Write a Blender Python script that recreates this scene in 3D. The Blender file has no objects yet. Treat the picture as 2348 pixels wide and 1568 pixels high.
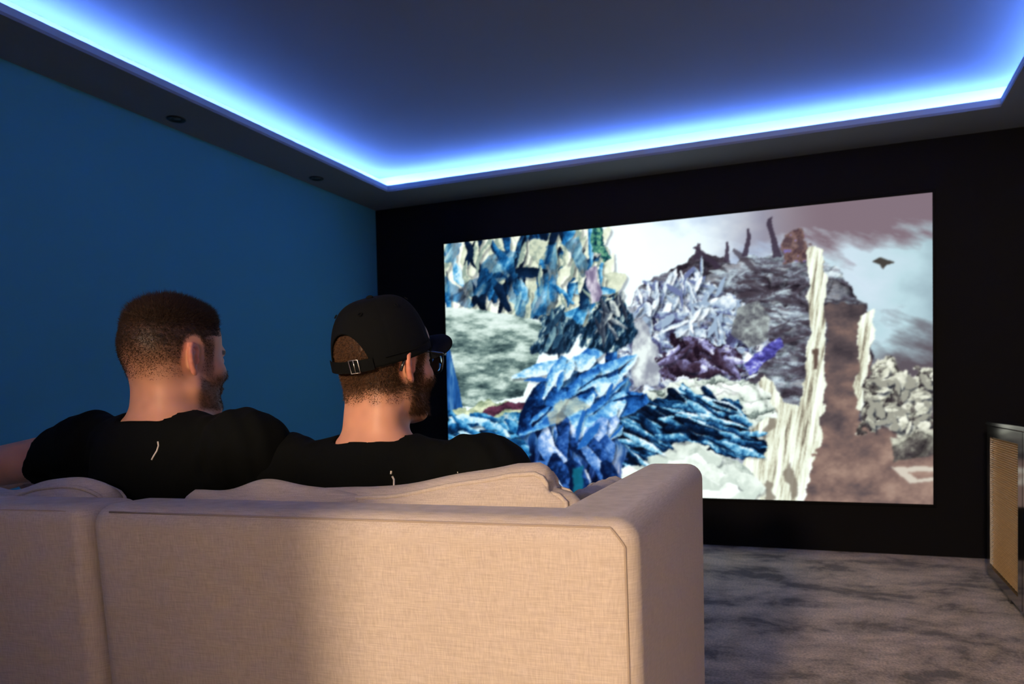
import bpy, bmesh, math, random
import numpy as np
from mathutils import Vector, Matrix

random.seed(7)
rng = np.random.default_rng(7)
SC = bpy.context.scene
COL = SC.collection
PI = math.pi

# ------------------------------------------------------------------ camera, world, exposure
cam_d = bpy.data.cameras.new('camera')
cam = bpy.data.objects.new('camera', cam_d)
COL.objects.link(cam)
CAM = (3.1032, -4.5055, 0.8894)
yaw, pitch, roll = -0.35912, -0.03042, -0.01814
fw = Vector((math.sin(yaw)*math.cos(pitch), math.cos(yaw)*math.cos(pitch), math.sin(pitch)))
r0 = Vector((math.cos(yaw), -math.sin(yaw), 0)); u0 = r0.cross(fw)
rr = math.cos(roll)*r0 + math.sin(roll)*u0
uu = -math.sin(roll)*r0 + math.cos(roll)*u0
M = Matrix((( rr.x, uu.x, -fw.x, CAM[0]), (rr.y, uu.y, -fw.y, CAM[1]), (rr.z, uu.z, -fw.z, CAM[2]), (0, 0, 0, 1)))
cam.matrix_world = M
cam_d.sensor_width = 36.0
cam_d.lens = 1673.97/2348*36
cam_d.shift_x = -116.12/2348
cam_d.shift_y = 191.15/2348
cam_d.clip_start = 0.05
cam_d.dof.use_dof = True
cam_d.dof.focus_distance = 1.42
cam_d.dof.aperture_fstop = 6.3
SC.camera = cam
w = bpy.data.worlds.new('world'); SC.world = w; w.use_nodes = True
w.node_tree.nodes['Background'].inputs[0].default_value = (0, 0, 0, 1)
w.node_tree.nodes['Background'].inputs[1].default_value = 0
SC.view_settings.view_transform = 'Standard'
SC.view_settings.look = 'None'
SC.view_settings.gamma = 1.0
SC.view_settings.exposure = 0.0
SC.view_settings.use_curve_mapping = False

LED = (0.125, 0.275, 1.0); LED_STRENGTH = 370.0
WARM = (1.0, 0.73, 0.50); LAMP_STRENGTH = 690.0
SCREEN_GAIN = 1.18

# ------------------------------------------------------------------ helpers
def lin(r, g, b):
    f = lambda c: (c/255/12.92) if c <= 10 else ((c/255+0.055)/1.055)**2.4
    return (f(r), f(g), f(b))

def new_mat(name):
    m = bpy.data.materials.new(name); m.use_nodes = True
    nt = m.node_tree; b = nt.nodes['Principled BSDF']
    return m, nt, b

def mat(name, col, rough=0.6, metal=0.0, spec=0.5, noise=0.0, nscale=30.0, bump=0.0, bscale=200.0, bdist=0.002):
    m, nt, b = new_mat(name)
    b.inputs['Base Color'].default_value = (*col, 1)
    b.inputs['Roughness'].default_value = rough
    b.inputs['Metallic'].default_value = metal
    b.inputs['Specular IOR Level'].default_value = spec
    tc = nt.nodes.new('ShaderNodeTexCoord')
    if noise > 0:
        n = nt.nodes.new('ShaderNodeTexNoise'); n.inputs['Scale'].default_value = nscale; n.inputs['Detail'].default_value = 6
        nt.links.new(tc.outputs['Object'], n.inputs['Vector'])
        mx = nt.nodes.new('ShaderNodeMix'); mx.data_type = 'RGBA'
        mx.inputs['A'].default_value = (*[c*(1-noise) for c in col], 1)
        mx.inputs['B'].default_value = (*[min(1, c*(1+noise)) for c in col], 1)
        nt.links.new(n.outputs['Fac'], mx.inputs['Factor']); nt.links.new(mx.outputs['Result'], b.inputs['Base Color'])
    if bump > 0:
        n2 = nt.nodes.new('ShaderNodeTexNoise'); n2.inputs['Scale'].default_value = bscale; n2.inputs['Detail'].default_value = 4
        nt.links.new(tc.outputs['Object'], n2.inputs['Vector'])
        bp = nt.nodes.new('ShaderNodeBump'); bp.inputs['Strength'].default_value = bump; bp.inputs['Distance'].default_value = bdist
        nt.links.new(n2.outputs['Fac'], bp.inputs['Height']); nt.links.new(bp.outputs['Normal'], b.inputs['Normal'])
    return m

def emit(name, col, s):
    m = bpy.data.materials.new(name); m.use_nodes = True; nt = m.node_tree
    nt.nodes.remove(nt.nodes['Principled BSDF'])
    e = nt.nodes.new('ShaderNodeEmission'); e.inputs[0].default_value = (*col, 1); e.inputs[1].default_value = s
    nt.links.new(e.outputs[0], nt.nodes['Material Output'].inputs[0])
    return m

def linen(name, c1, c2, sx=1.0):
    """woven linen: crossed slub yarns of two tones, with fine relief"""
    m, nt, b = new_mat(name)
    b.inputs['Roughness'].default_value = 0.9; b.inputs['Specular IOR Level'].default_value = 0.15
    b.inputs['Sheen Weight'].default_value = 0.15
    tc = nt.nodes.new('ShaderNodeTexCoord')
    outs = []
    for sc in ((38, 38, 900), (700, 700, 30)):
        mp = nt.nodes.new('ShaderNodeMapping'); mp.inputs['Scale'].default_value = [q*sx for q in sc]
        nt.links.new(tc.outputs['Object'], mp.inputs['Vector'])
        n = nt.nodes.new('ShaderNodeTexNoise'); n.inputs['Scale'].default_value = 1.0; n.inputs['Detail'].default_value = 3
        nt.links.new(mp.outputs['Vector'], n.inputs['Vector']); outs.append(n)
    ad = nt.nodes.new('ShaderNodeMath'); ad.operation = 'ADD'
    nt.links.new(outs[0].outputs['Fac'], ad.inputs[0]); nt.links.new(outs[1].outputs['Fac'], ad.inputs[1])
    mr = nt.nodes.new('ShaderNodeMapRange'); mr.inputs['From Min'].default_value = 0.7; mr.inputs['From Max'].default_value = 1.3
    nt.links.new(ad.outputs[0], mr.inputs['Value'])
    mx = nt.nodes.new('ShaderNodeMix'); mx.data_type = 'RGBA'
    mx.inputs['A'].default_value = (*c1, 1); mx.inputs['B'].default_value = (*c2, 1)
    nt.links.new(mr.outputs['Result'], mx.inputs['Factor']); nt.links.new(mx.outputs['Result'], b.inputs['Base Color'])
    bp = nt.nodes.new('ShaderNodeBump'); bp.inputs['Strength'].default_value = 0.25; bp.inputs['Distance'].default_value = 0.0008
    nt.links.new(mr.outputs['Result'], bp.inputs['Height']); nt.links.new(bp.outputs['Normal'], b.inputs['Normal'])
    return m

def attr_mat(name, rough=0.6, spec=0.3, sss=0.0, bump=0.0, bscale=400.0):
    m, nt, b = new_mat(name)
    a = nt.nodes.new('ShaderNodeAttribute'); a.attribute_name = 'Col'
    nt.links.new(a.outputs['Color'], b.inputs['Base Color'])
    b.inputs['Roughness'].default_value = rough; b.inputs['Specular IOR Level'].default_value = spec
    if sss > 0:
        b.inputs['Subsurface Weight'].default_value = sss
        b.inputs['Subsurface Radius'].default_value = (1.0, 0.35, 0.2); b.inputs['Subsurface Scale'].default_value = 0.006
    if bump > 0:
        tc = nt.nodes.new('ShaderNodeTexCoord'); n2 = nt.nodes.new('ShaderNodeTexNoise'); n2.inputs['Scale'].default_value = bscale
        nt.links.new(tc.outputs['Object'], n2.inputs['Vector'])
        bp = nt.nodes.new('ShaderNodeBump'); bp.inputs['Strength'].default_value = bump; bp.inputs['Distance'].default_value = 0.001
        nt.links.new(n2.outputs['Fac'], bp.inputs['Height']); nt.links.new(bp.outputs['Normal'], b.inputs['Normal'])
    return m

def link(name, me, m=None, parent=None, loc=None, smooth=False):
    o = bpy.data.objects.new(name, me); COL.objects.link(o)
    if m is not None and len(me.materials) == 0: me.materials.append(m)
    if parent: o.parent = parent
    if loc is not None: o.location = loc
    if smooth: me.polygons.foreach_set('use_smooth', [True]*len(me.polygons))
    return o

def bm_mesh(bm, name):
    me = bpy.data.meshes.new(name); bm.to_mesh(me); bm.free(); return me

def add_box(bm, lo, hi, mtx=None):
    vs = [bm.verts.new((x, y, z)) for x in (lo[0], hi[0]) for y in (lo[1], hi[1]) for z in (lo[2], hi[2])]
    for f in ((0, 1, 3, 2), (4, 6, 7, 5), (0, 4, 5, 1), (2, 3, 7, 6), (0, 2, 6, 4), (1, 5, 7, 3)):
        bm.faces.new([vs[i] for i in f])
    if mtx is not None: bmesh.ops.transform(bm, matrix=mtx, verts=vs)
    return vs

def boxes(name, lst, m, parent=None, bevel=0.0, seg=2, smooth=False):
    bm = bmesh.new()
    for lo, hi in lst: add_box(bm, lo, hi)
    bmesh.ops.recalc_face_normals(bm, faces=bm.faces)
    if bevel > 0:
        bmesh.ops.bevel(bm, geom=bm.edges[:], offset=bevel, segments=seg, profile=0.5, affect='EDGES')
    return link(name, bm_mesh(bm, name), m, parent, smooth=smooth)

def tube(path, r, n=8, closed=False):
    """list of points -> (verts, faces) of a tube; r may be a list"""
    P = [Vector(p) for p in path]; N = len(P)
    vs, fs = [], []
    prev = None
    for i in range(N):
        a = P[i-1] if (i > 0 or closed) else P[i]; b = P[(i+1) % N] if (i < N-1 or closed) else P[i]
        t = (b-a).normalized()
        if prev is None:
            up = Vector((0, 0, 1)) if abs(t.z) < 0.9 else Vector((1, 0, 0))
            s = t.cross(up).normalized()
        else:
            s = (prev - t*prev.dot(t)).normalized()
        prev = s; q = t.cross(s)
        ri = r[i] if isinstance(r, (list, tuple)) else r
        for k in range(n):
            an = 2*PI*k/n
            vs.append(P[i] + (s*math.cos(an)+q*math.sin(an))*ri)
    for i in range(N if closed else N-1):
        j = (i+1) % N
        for k in range(n):
            fs.append((i*n+k, i*n+(k+1) % n, j*n+(k+1) % n, j*n+k))
    if not closed:
        fs.append(tuple(range(n-1, -1, -1))); fs.append(tuple((N-1)*n+k for k in range(n)))
    return [tuple(v) for v in vs], fs

def tube_obj(name, path, r, m, parent=None, n=8, closed=False):
    v, f = tube(path, r, n, closed)
    me = bpy.data.meshes.new(name); me.from_pydata(v, [], f); me.update()
    return link(name, me, m, parent, smooth=True)

def lathe(name, prof, m, parent=None, n=32, loc=(0, 0, 0)):
    vs, fs = [], []
    for r, z in prof:
        for k in range(n): vs.append((r*math.cos(2*PI*k/n), r*math.sin(2*PI*k/n), z))
    for i in range(len(prof)-1):
        for k in range(n): fs.append((i*n+k, i*n+(k+1) % n, (i+1)*n+(k+1) % n, (i+1)*n+k))
    fs.append(tuple(range(n-1, -1, -1))); fs.append(tuple((len(prof)-1)*n+k for k in range(n)))
    me = bpy.data.meshes.new(name); me.from_pydata(vs, [], fs); me.update()
    bm = bmesh.new(); bm.from_mesh(me); bmesh.ops.recalc_face_normals(bm, faces=bm.faces); bm.to_mesh(me); bm.free()
    o = link(name, me, m, parent, loc=loc, smooth=True)
    return o

def struct(o): o['kind'] = 'structure'; return o

def tag(o, label, cat, group=None):
    o['label'] = label; o['category'] = cat
    if group: o['group'] = group
    return o

def thing(name, label, cat, loc=(0, 0, 0), rz=0, group=None):
    o = bpy.data.objects.new(name, None); COL.objects.link(o); o.location = loc; o.rotation_euler = (0, 0, rz)
    o.empty_display_size = 0.1
    return tag(o, label, cat, group)

def set_col(me, cols):
    a = me.color_attributes.new('Col', 'FLOAT_COLOR', 'POINT')
    c = np.ones((len(me.vertices), 4), np.float32); c[:, :3] = cols
    a.data.foreach_set('color', c.ravel())

# ------------------------------------------------------------------ materials of the room
M_wall = mat('matt_slate_blue_paint', (0.075, 0.32, 0.47), 0.92, spec=0.1, bump=0.06, bscale=260)
M_black = mat('matt_black_paint', (0.0065, 0.0065, 0.0075), 0.9, spec=0.12, bump=0.05, bscale=260)
M_ceil = mat('grey_ceiling_paint', (0.19, 0.21, 0.24), 0.95, spec=0.1)
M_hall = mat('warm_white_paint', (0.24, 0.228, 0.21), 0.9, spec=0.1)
M_dark = mat('matt_charcoal_paint', (0.045, 0.045, 0.05), 0.92, spec=0.1)
M_pale = mat('off_white_paint', (0.75, 0.73, 0.70), 0.9, spec=0.1)
M_wood = mat('white_lacquered_wood', (0.7, 0.69, 0.66), 0.45)

# carpet: beige-grey pile brushed into lighter and darker flow marks
def carpet():
    m, nt, b = new_mat('brushed_pile_carpet')
    b.inputs['Roughness'].default_value = 1.0; b.inputs['Specular IOR Level'].default_value = 0.05
    b.inputs['Sheen Weight'].default_value = 0.2
    tc = nt.nodes.new('ShaderNodeTexCoord')
    wn = nt.nodes.new('ShaderNodeTexNoise'); wn.inputs['Scale'].default_value = 1.3; wn.inputs['Detail'].default_value = 3
    nt.links.new(tc.outputs['Object'], wn.inputs['Vector'])
    vm = nt.nodes.new('ShaderNodeVectorMath'); vm.operation = 'MULTIPLY_ADD'
    nt.links.new(wn.outputs['Color'], vm.inputs[0]); vm.inputs[1].default_value = (0.35, 0.35, 0.0)
    nt.links.new(tc.outputs['Object'], vm.inputs[2])
    mp = nt.nodes.new('ShaderNodeMapping'); mp.inputs['Scale'].default_value = (3.4, 4.6, 1); mp.inputs['Rotation'].default_value = (0, 0, 0.5)
    nt.links.new(vm.outputs[0], mp.inputs['Vector'])
    n1 = nt.nodes.new('ShaderNodeTexNoise'); n1.inputs['Scale'].default_value = 1.0; n1.inputs['Detail'].default_value = 7; n1.inputs['Roughness'].default_value = 0.66
    nt.links.new(mp.outputs['Vector'], n1.inputs['Vector'])
    r = nt.nodes.new('ShaderNodeValToRGB'); e = r.color_ramp.elements
    e[0].position = 0.40; e[0].color = (0.17, 0.148, 0.126, 1)
    e[1].position = 0.60; e[1].color = (0.78, 0.635, 0.46, 1)
    k = e.new(0.47); k.color = (0.46, 0.375, 0.275, 1)
    nt.links.new(n1.outputs['Fac'], r.inputs['Fac'])
    n2 = nt.nodes.new('ShaderNodeTexNoise'); n2.inputs['Scale'].default_value = 110; n2.inputs['Detail'].default_value = 5
    nt.links.new(tc.outputs['Object'], n2.inputs['Vector'])
    mx = nt.nodes.new('ShaderNodeMix'); mx.data_type = 'RGBA'; mx.blend_type = 'MULTIPLY'; mx.inputs['Factor'].default_value = 0.75
    mr = nt.nodes.new('ShaderNodeMapRange'); mr.inputs['From Min'].default_value = 0.3; mr.inputs['From Max'].default_value = 0.7
    mr.inputs['To Min'].default_value = 0.45; mr.inputs['To Max'].default_value = 1.3
    nt.links.new(n2.outputs['Fac'], mr.inputs['Value'])
    nt.links.new(r.outputs['Color'], mx.inputs['A']); nt.links.new(mr.outputs['Result'], mx.inputs['B'])
    nt.links.new(mx.outputs['Result'], b.inputs['Base Color'])
    bp = nt.nodes.new('ShaderNodeBump'); bp.inputs['Strength'].default_value = 0.7; bp.inputs['Distance'].default_value = 0.006
    ad = nt.nodes.new('ShaderNodeMath'); ad.operation = 'MULTIPLY_ADD'; ad.inputs[1].default_value = 3.0
    nt.links.new(n1.outputs['Fac'], ad.inputs[0]); nt.links.new(n2.outputs['Fac'], ad.inputs[2])
    nt.links.new(ad.outputs[0], bp.inputs['Height']); nt.links.new(bp.outputs['Normal'], b.inputs['Normal'])
    return m
M_carpet = carpet()

# ------------------------------------------------------------------ the room shell
RX, YB = 4.21, -6.0           # right wall, rear wall
HS, HC = 2.30, 2.467          # underside of the soffit, upper ceiling
LA, LB, LC_, LD = 0.344, -0.356, 3.865, -5.62   # inner edges of the soffit
LIP = 0.042
floor = struct(boxes('floor', [((0, YB-0.12, -0.1), (RX, 0, 0))], M_carpet))
struct(boxes('wall_left', [((-0.12, YB-0.12, -0.1), (0, 0.12, 2.75))], M_wall))
struct(boxes('wall_front', [((0, 0, -0.1), (RX, 0.12, 2.75))], M_black))
struct(boxes('wall_right', [((RX, YB-0.12, -0.1), (RX+0.12, 0.12, 2.75))], M_pale))
DX0, DX1, DZ = 2.20, 3.60, 1.92
struct(boxes('wall_back', [((0, YB-0.12, -0.1), (DX0, YB, 2.75)), ((DX1, YB-0.12, -0.1), (RX, YB, 2.75)), ((DX0, YB-0.12, DZ), (DX1, YB, 2.75))], M_dark))
struct(boxes('ceiling', [((0, YB-0.12, HC), (RX, 0, 2.75))], M_ceil))
M_fascia = mat('white_fascia_paint', (0.74, 0.75, 0.76), 0.9, spec=0.1)
M_lip = mat('lip_blue_glow_tint', (0.33, 0.43, 0.54), 0.9, spec=0.1)  # blue of the cove glow is put into the lip colour
# dropped soffit: four boards, each with its upstanding lip, around the raised centre
sof = struct(boxes('ceiling_soffit', [((0, YB, HS), (LA, 0, HS+0.013)), ((LC_, YB, HS), (RX, 0, HS+0.013)),
      ((LA, LB, HS), (LC_, 0, HS+0.013)), ((LA, YB, HS), (LC_, LD, HS+0.013))], M_ceil))
lp = 0.013
FD = 0.20                     # fascia that closes the cove behind the light strips
struct(boxes('trim_6', [((LA-FD-lp, LD-FD, HS+0.013), (LA-FD, LB+FD, HC))], M_fascia))
struct(boxes('trim_7', [((LA-FD-lp, LB+FD, HS+0.013), (LC_+FD+lp, LB+FD+lp, HC))], M_fascia))
struct(boxes('trim_8', [((LC_+FD, LD-FD, HS+0.013), (LC_+FD+lp, LB+FD, HC))], M_fascia))
struct(boxes('trim_9', [((LA-FD-lp, LD-FD-lp, HS+0.013), (LC_+FD+lp, LD-FD, HC))], M_fascia))
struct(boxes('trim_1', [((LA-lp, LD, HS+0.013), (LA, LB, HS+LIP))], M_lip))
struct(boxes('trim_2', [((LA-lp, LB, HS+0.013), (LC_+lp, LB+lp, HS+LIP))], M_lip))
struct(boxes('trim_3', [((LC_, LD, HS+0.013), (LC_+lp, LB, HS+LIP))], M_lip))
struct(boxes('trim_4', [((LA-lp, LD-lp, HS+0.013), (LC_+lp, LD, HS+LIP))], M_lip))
struct(boxes('trim_5', [((DX0-0.07, YB, 0), (DX0, YB+0.018, DZ+0.07)), ((DX1, YB, 0), (DX1+0.07, YB+0.018, DZ+0.07)), ((DX0, YB, DZ), (DX1, YB+0.018, DZ+0.07))], M_wood))
# hallway beyond the doorway
struct(boxes('floor_hallway', [((1.6, -9.2, -0.1), (4.0, YB-0.12, 0))], M_wood))
struct(boxes('wall_hallway_left', [((1.5, -9.2, -0.1), (1.6, YB-0.12, 2.75))], M_hall))
struct(boxes('wall_hallway_right', [((4.0, -9.2, -0.1), (4.1, YB-0.12, 2.75))], M_hall))
struct(boxes('wall_hallway_end', [((1.5, -9.3, -0.1), (4.1, -9.2, 2.75))], M_hall))
struct(boxes('ceiling_hallway', [((1.5, -9.3, 2.42), (4.1, YB-0.12, 2.75))], M_hall))

# ------------------------------------------------------------------ LED strips lying on the soffit boards behind the lip
M_led = emit('blue_led_light', LED, LED_STRENGTH)
M_tape = mat('white_led_tape', (0.8, 0.8, 0.8), 0.5)
def led(name, lo, hi, label):
    t = thing(name, label, 'light strip', group='cove light strips')
    t.location = ((lo[0]+hi[0])/2, (lo[1]+hi[1])/2, HS+0.013)
    L = t.location
    boxes('channel', [((lo[0]-L.x-.003, lo[1]-L.y-.003, 0), (hi[0]-L.x+.003, hi[1]-L.y+.003, 0.0165))], M_tape, t)
    boxes('diode_line', [((lo[0]-L.x, lo[1]-L.y, 0.0165), (hi[0]-L.x, hi[1]-L.y, 0.0195))], M_led, t)
OFF, LW = 0.160, 0.010
led('led_strip', (LA-OFF-LW, LD-OFF, 0), (LA-OFF, LB+OFF-0.02, 0), 'glowing blue light strip in the ceiling cove along the blue side wall')
led('led_strip', (LA-OFF, LB+OFF, 0), (LC_+OFF, LB+OFF+LW, 0), 'glowing blue light strip in the ceiling cove above the projection screen')
led('led_strip', (LC_+OFF, LD-OFF, 0), (LC_+OFF+LW, LB+OFF-0.02, 0), 'glowing blue light strip in the ceiling cove above the rattan sideboard')
led('led_strip', (LA-OFF, LD-OFF-LW, 0), (LC_+OFF, LD-OFF, 0), 'glowing blue light strip in the ceiling cove at the rear of the room')

# ------------------------------------------------------------------ hallway lamp: the warm light through the doorway
M_brass = mat('dark_brass', (0.25, 0.18, 0.09), 0.35, metal=1.0)
lamp = thing('floor_lamp', 'floor lamp with a glowing warm globe in the hallway behind', 'lamp', (2.62, -8.35, 0))
lathe('base', [(0.0, 0.0), (0.13, 0.0), (0.13, 0.015), (0.02, 0.03), (0.0, 0.03)], M_brass, lamp)
lathe('pole', [(0.0, 0.03), (0.011, 0.03), (0.011, 1.68), (0.03, 1.69), (0.03, 1.71), (0.0, 1.71)], M_brass, lamp, n=16)
GR = 0.18
lathe('globe', [(0.001+GR*math.sin(PI*i/16), 1.80-GR*math.cos(PI*i/16)) for i in range(17)], emit('warm_globe_light', WARM, LAMP_STRENGTH), lamp)

# ------------------------------------------------------------------ tall unseen console added behind the viewer (keeps the hallway light off the left of the sofa back)
con = thing('shade_cabinet', 'unseen charcoal console added behind the sofa row to shade its left', 'cabinet', (1.0, -5.35, 0))
boxes('body', [((0, 0, 0.06), (1.47, 0.36, 1.075))], M_dark, con, bevel=0.004, seg=2)
boxes('plinth', [((0.03, 0.03, 0), (1.44, 0.33, 0.06))], M_dark, con)
boxes('worktop', [((-0.01, -0.01, 1.075), (1.48, 0.37, 1.10))], M_dark, con, bevel=0.004, seg=2)
for k in range(3):
    d = boxes('door', [((0.012+k*0.489, 0.36, 0.08), (0.478+k*0.489, 0.376, 1.06))], M_dark, con, bevel=0.002, seg=1)
    tube_obj('handle', [(0.445+k*0.489, 0.376, 0.60), (0.445+k*0.489, 0.396, 0.60), (0.445+k*0.489, 0.396, 0.74), (0.445+k*0.489, 0.376, 0.74)], 0.005, M_brass, d)

# ------------------------------------------------------------------ projection screen and its picture
M_frame = mat('black_felt_frame', (0.006, 0.006, 0.006), 0.95, spec=0.1)
SX0, SX1, SZ0, SZ1 = 0.572, 3.600, 0.2935, 2.0005

def vnoise(x, y, seed):
    """smooth value noise on numpy arrays"""
    r = np.random.default_rng(seed).random((256, 256)).astype(np.float32)
    xi = np.floor(x).astype(int); yi = np.floor(y).astype(int)
    fx = x-xi; fy = y-yi; fx = fx*fx*(3-2*fx); fy = fy*fy*(3-2*fy)
    a = r[xi % 256, yi % 256]; b = r[(xi+1) % 256, yi % 256]; c = r[xi % 256, (yi+1) % 256]; d = r[(xi+1) % 256, (yi+1) % 256]
    return (a*(1-fx)+b*fx)*(1-fy)+(c*(1-fx)+d*fx)*fy
def fbm(x, y, seed, o=5, g=0.55):
    s = 0; a = 1; t = 0
    for i in range(o):
        s = s+a*vnoise(x*2**i+17*i, y*2**i+31*i, seed+i); t += a; a *= g
    return s/t
def ramp(v, stops):
    xs = [s[0] for s in stops]
    return np.stack([np.interp(v, xs, [s[1][k] for s in stops]) for k in range(3)], -1)

def paint_picture():
    NX, NY = 640, 361
    # picture plane, measured in the same units the sketch below was drawn in: a 2348 x 1568 sheet seen at an angle
    src = [(1023, 562), (2137.5, 443), (2138.5, 1155), (1028, 1122)]
    dst = [(0, 1), (1, 1), (1, 0), (0, 0)]
    A = []; B = []
    for (x, y), (u, v) in zip(dst, src):
        A.append([x, y, 1, 0, 0, 0, -u*x, -u*y]); B.append(u)
        A.append([0, 0, 0, x, y, 1, -v*x, -v*y]); B.append(v)
    h = np.linalg.solve(np.array(A, float), np.array(B, float))
    U, V = np.meshgrid(np.linspace(0, 1, NX), np.linspace(0, 1, NY), indexing='xy')
    D = h[6]*U+h[7]*V+1
    X = (h[0]*U+h[1]*V+h[2])/D; Y = (h[3]*U+h[4]*V+h[5])/D
    wx = (fbm(X/40, Y/40, 1)-.5)*50; wy = (fbm(X/40+9, Y/40+4, 2)-.5)*50
    Xw, Yw = X+wx, Y+wy
    def inside(pts, xx, yy):
        c = np.zeros(xx.shape, bool); n = len(pts)
        for i in range(n):
            x0, y0 = pts[i]; x1, y1 = pts[(i+1) % n]
            if y0 == y1: continue
            k = ((y0 > yy) != (y1 > yy)) & (xx < (x1-x0)*(yy-y0)/(y1-y0)+x0)
            c ^= k
        return c
    def soft(mask, n):
        m = mask.astype(np.float32)
        for _ in range(n):
            p = np.pad(m, 1, mode='edge')
            m = (p[:-2, 1:-1]+p[2:, 1:-1]+p[1:-1, :-2]+p[1:-1, 2:]+2*m)/6
        return m
    img = np.zeros((NY, NX, 3))
    def put(pts, col, warp=0.5, blur=1, a=1.0):
        nonlocal img
        mk = soft(inside(pts, X+wx*warp, Y+wy*warp), blur)[..., None]*a
        img = img*(1-mk)+np.asarray(col)*mk
    def cells(x, y, seed):
        """broken stone: distance to the nearest and second-nearest centre, a random value per stone, offset inside it"""
        r1 = np.random.default_rng(seed).random((64, 64, 3))
        xi = np.floor(x).astype(int); yi = np.floor(y).astype(int)
        f1 = np.full(x.shape, 9.0); f2 = np.full(x.shape, 9.0); cid = np.zeros(x.shape); ox_ = np.zeros(x.shape); oy_ = np.zeros(x.shape)
        for i in (-1, 0, 1):
            for j in (-1, 0, 1):
                q = r1[(xi+i) % 64, (yi+j) % 64]
                dx = x-(xi+i+q[..., 0]); dy = y-(yi+j+q[..., 1]); d = np.sqrt(dx*dx+dy*dy)
                n_ = d < f1
                f2 = np.where(n_, f1, np.minimum(f2, d)); f1 = np.where(n_, d, f1)
                cid = np.where(n_, q[..., 2], cid); ox_ = np.where(n_, dx, ox_); oy_ = np.where(n_, dy, oy_)
        return f1, f2, cid, ox_, oy_
    def stones(sx_, sy_, seed, pal, crack=.16, sh_=.5, det=.35, wz=.35, ang=0.0, ds=12, dk_=.5):
        ca, sa = math.cos(ang), math.sin(ang)
        xx = X+wx*wz; yy = Y+wy*wz
        f1, f2, cid, dx, dy = cells((xx*ca+yy*sa)/sx_+50, (yy*ca-xx*sa)/sy_+50, seed)
        f = fbm(X/ds, Y/ds, seed+3, 5, .62)
        v = np.clip(cid*.75+.12-(dy*.8+dx*.35)*sh_*.6+(f-.5)*det*2, 0, 1)
        c = ramp(v, pal)
        ck = sstep_(0, crack, f2-f1)[..., None]
        return c*(dk_+(1-dk_)*ck)
    def sstep_(a_, b_, x_): t_ = np.clip((x_-a_)/(b_-a_), 0, 1); return t_*t_*(3-2*t_)
    def shards(region, n_, ln_, wd_, am, asd, pal, seed, shade=.35, order='y', a=1.0):
        nonlocal img
        g = np.random.default_rng(seed); rx = [p[0] for p in region]; ry = [p[1] for p in region]
        P_ = []
        while len(P_) < n_:
            q_ = np.array([[g.uniform(min(rx), max(rx)), g.uniform(min(ry), max(ry))] for _ in range(60)])
            k_ = inside(region, q_[:, 0], q_[:, 1]); P_ += [tuple(z_) for z_ in q_[k_]]
        P_ = P_[:n_]; P_.sort(key=lambda z_: z_[1])
        for cx_, cy_ in P_:
            l_ = g.uniform(*ln_)/2; w_ = g.uniform(*wd_)/2; an = am+g.normal()*asd
            dx_, dy_ = math.cos(an), math.sin(an)
            prof = [(-l_, g.uniform(.1, .5)), (-l_*.45, g.uniform(.7, 1.1)), (l_*.3, g.uniform(.7, 1.1)), (l_, g.uniform(.05, .5))]
            pts = [(t_*dx_-w_*k_*dy_, t_*dy_+w_*k_*dx_) for t_, k_ in prof]+[(t_*dx_+w_*k_*dy_, t_*dy_-w_*k_*dx_) for t_, k_ in prof[::-1]]
            pts = [(cx_+p_[0], cy_+p_[1]) for p_ in pts]
            bx = (np.abs(X-cx_) < l_+w_+14) & (np.abs(Y-cy_) < l_+w_+14)
            ys_, xs_ = np.where(bx)
            if len(ys_) == 0: continue
            sl = (slice(ys_.min(), ys_.max()+1), slice(xs_.min(), xs_.max()+1))
            xx, yy = X[sl]+wx[sl]*.25, Y[sl]+wy[sl]*.25
            m0 = soft(inside([(p_[0]+4, p_[1]+6) for p_ in pts], xx, yy), 3)[..., None]*shade*a
            img[sl] = img[sl]*(1-m0)+np.array((18, 22, 36))*m0
            mk = soft(inside(pts, xx, yy), 1)[..., None]*a
            v_ = -(xx-cx_)*dy_+(yy-cy_)*dx_
            tone = g.random()*.85+.08-np.clip(v_/max(w_, 1), -1, 1)*.20+(GR_[sl]-.5)*.7
            img[sl] = img[sl]*(1-mk)+ramp(np.clip(tone, 0, 1), pal)*mk
    GR_ = fbm(X/10, Y/10, 5, 4, .6)
    # sky and mist
    n = fbm(X/190+2, Y/120, 11, 6); n2 = fbm((X+Y*0.6)/80, (Y-X*0.35)/26, 12, 5)
    tx = np.clip((X-1380)/760, 0, 1)
    sky = ramp(np.clip(tx+(n-.5)*0.6, 0, 1), [(0, (240, 254, 255)), (.25, (230, 246, 252)), (.45, (170, 190, 216)), (.62, (196, 214, 226)), (.8, (178, 206, 214)), (1, (150, 174, 184))])
    up = np.clip((Y-(548-0.12*(X-1750)))/60+(n2-.5)*1.9, 0, 1)[..., None]; rt = sstep_(1560, 1900, X)[..., None]
    sky = sky*(1-(1-up)*rt)+np.array((122, 106, 116))*((1-up)*rt)
    lo = np.clip((Y-(735-0.1*(X-2000)))/120+(n2-.5)*1.5, 0, 1)[..., None]
    sky = sky*(1-lo*rt)+np.array((88, 80, 88))*lo*rt
    img = sky
    CREAM = [(0, (6, 20, 42)), (.16, (12, 46, 88)), (.30, (30, 88, 140)), (.40, (70, 110, 124)), (.50, (140, 160, 148)), (.66, (206, 216, 192)), (.85, (228, 236, 214)), (1, (246, 252, 240))]
    BLUE = [(0, (4, 14, 32)), (.25, (10, 44, 84)), (.5, (26, 100, 160)), (.75, (90, 170, 214)), (1, (206, 236, 246))]
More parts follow.
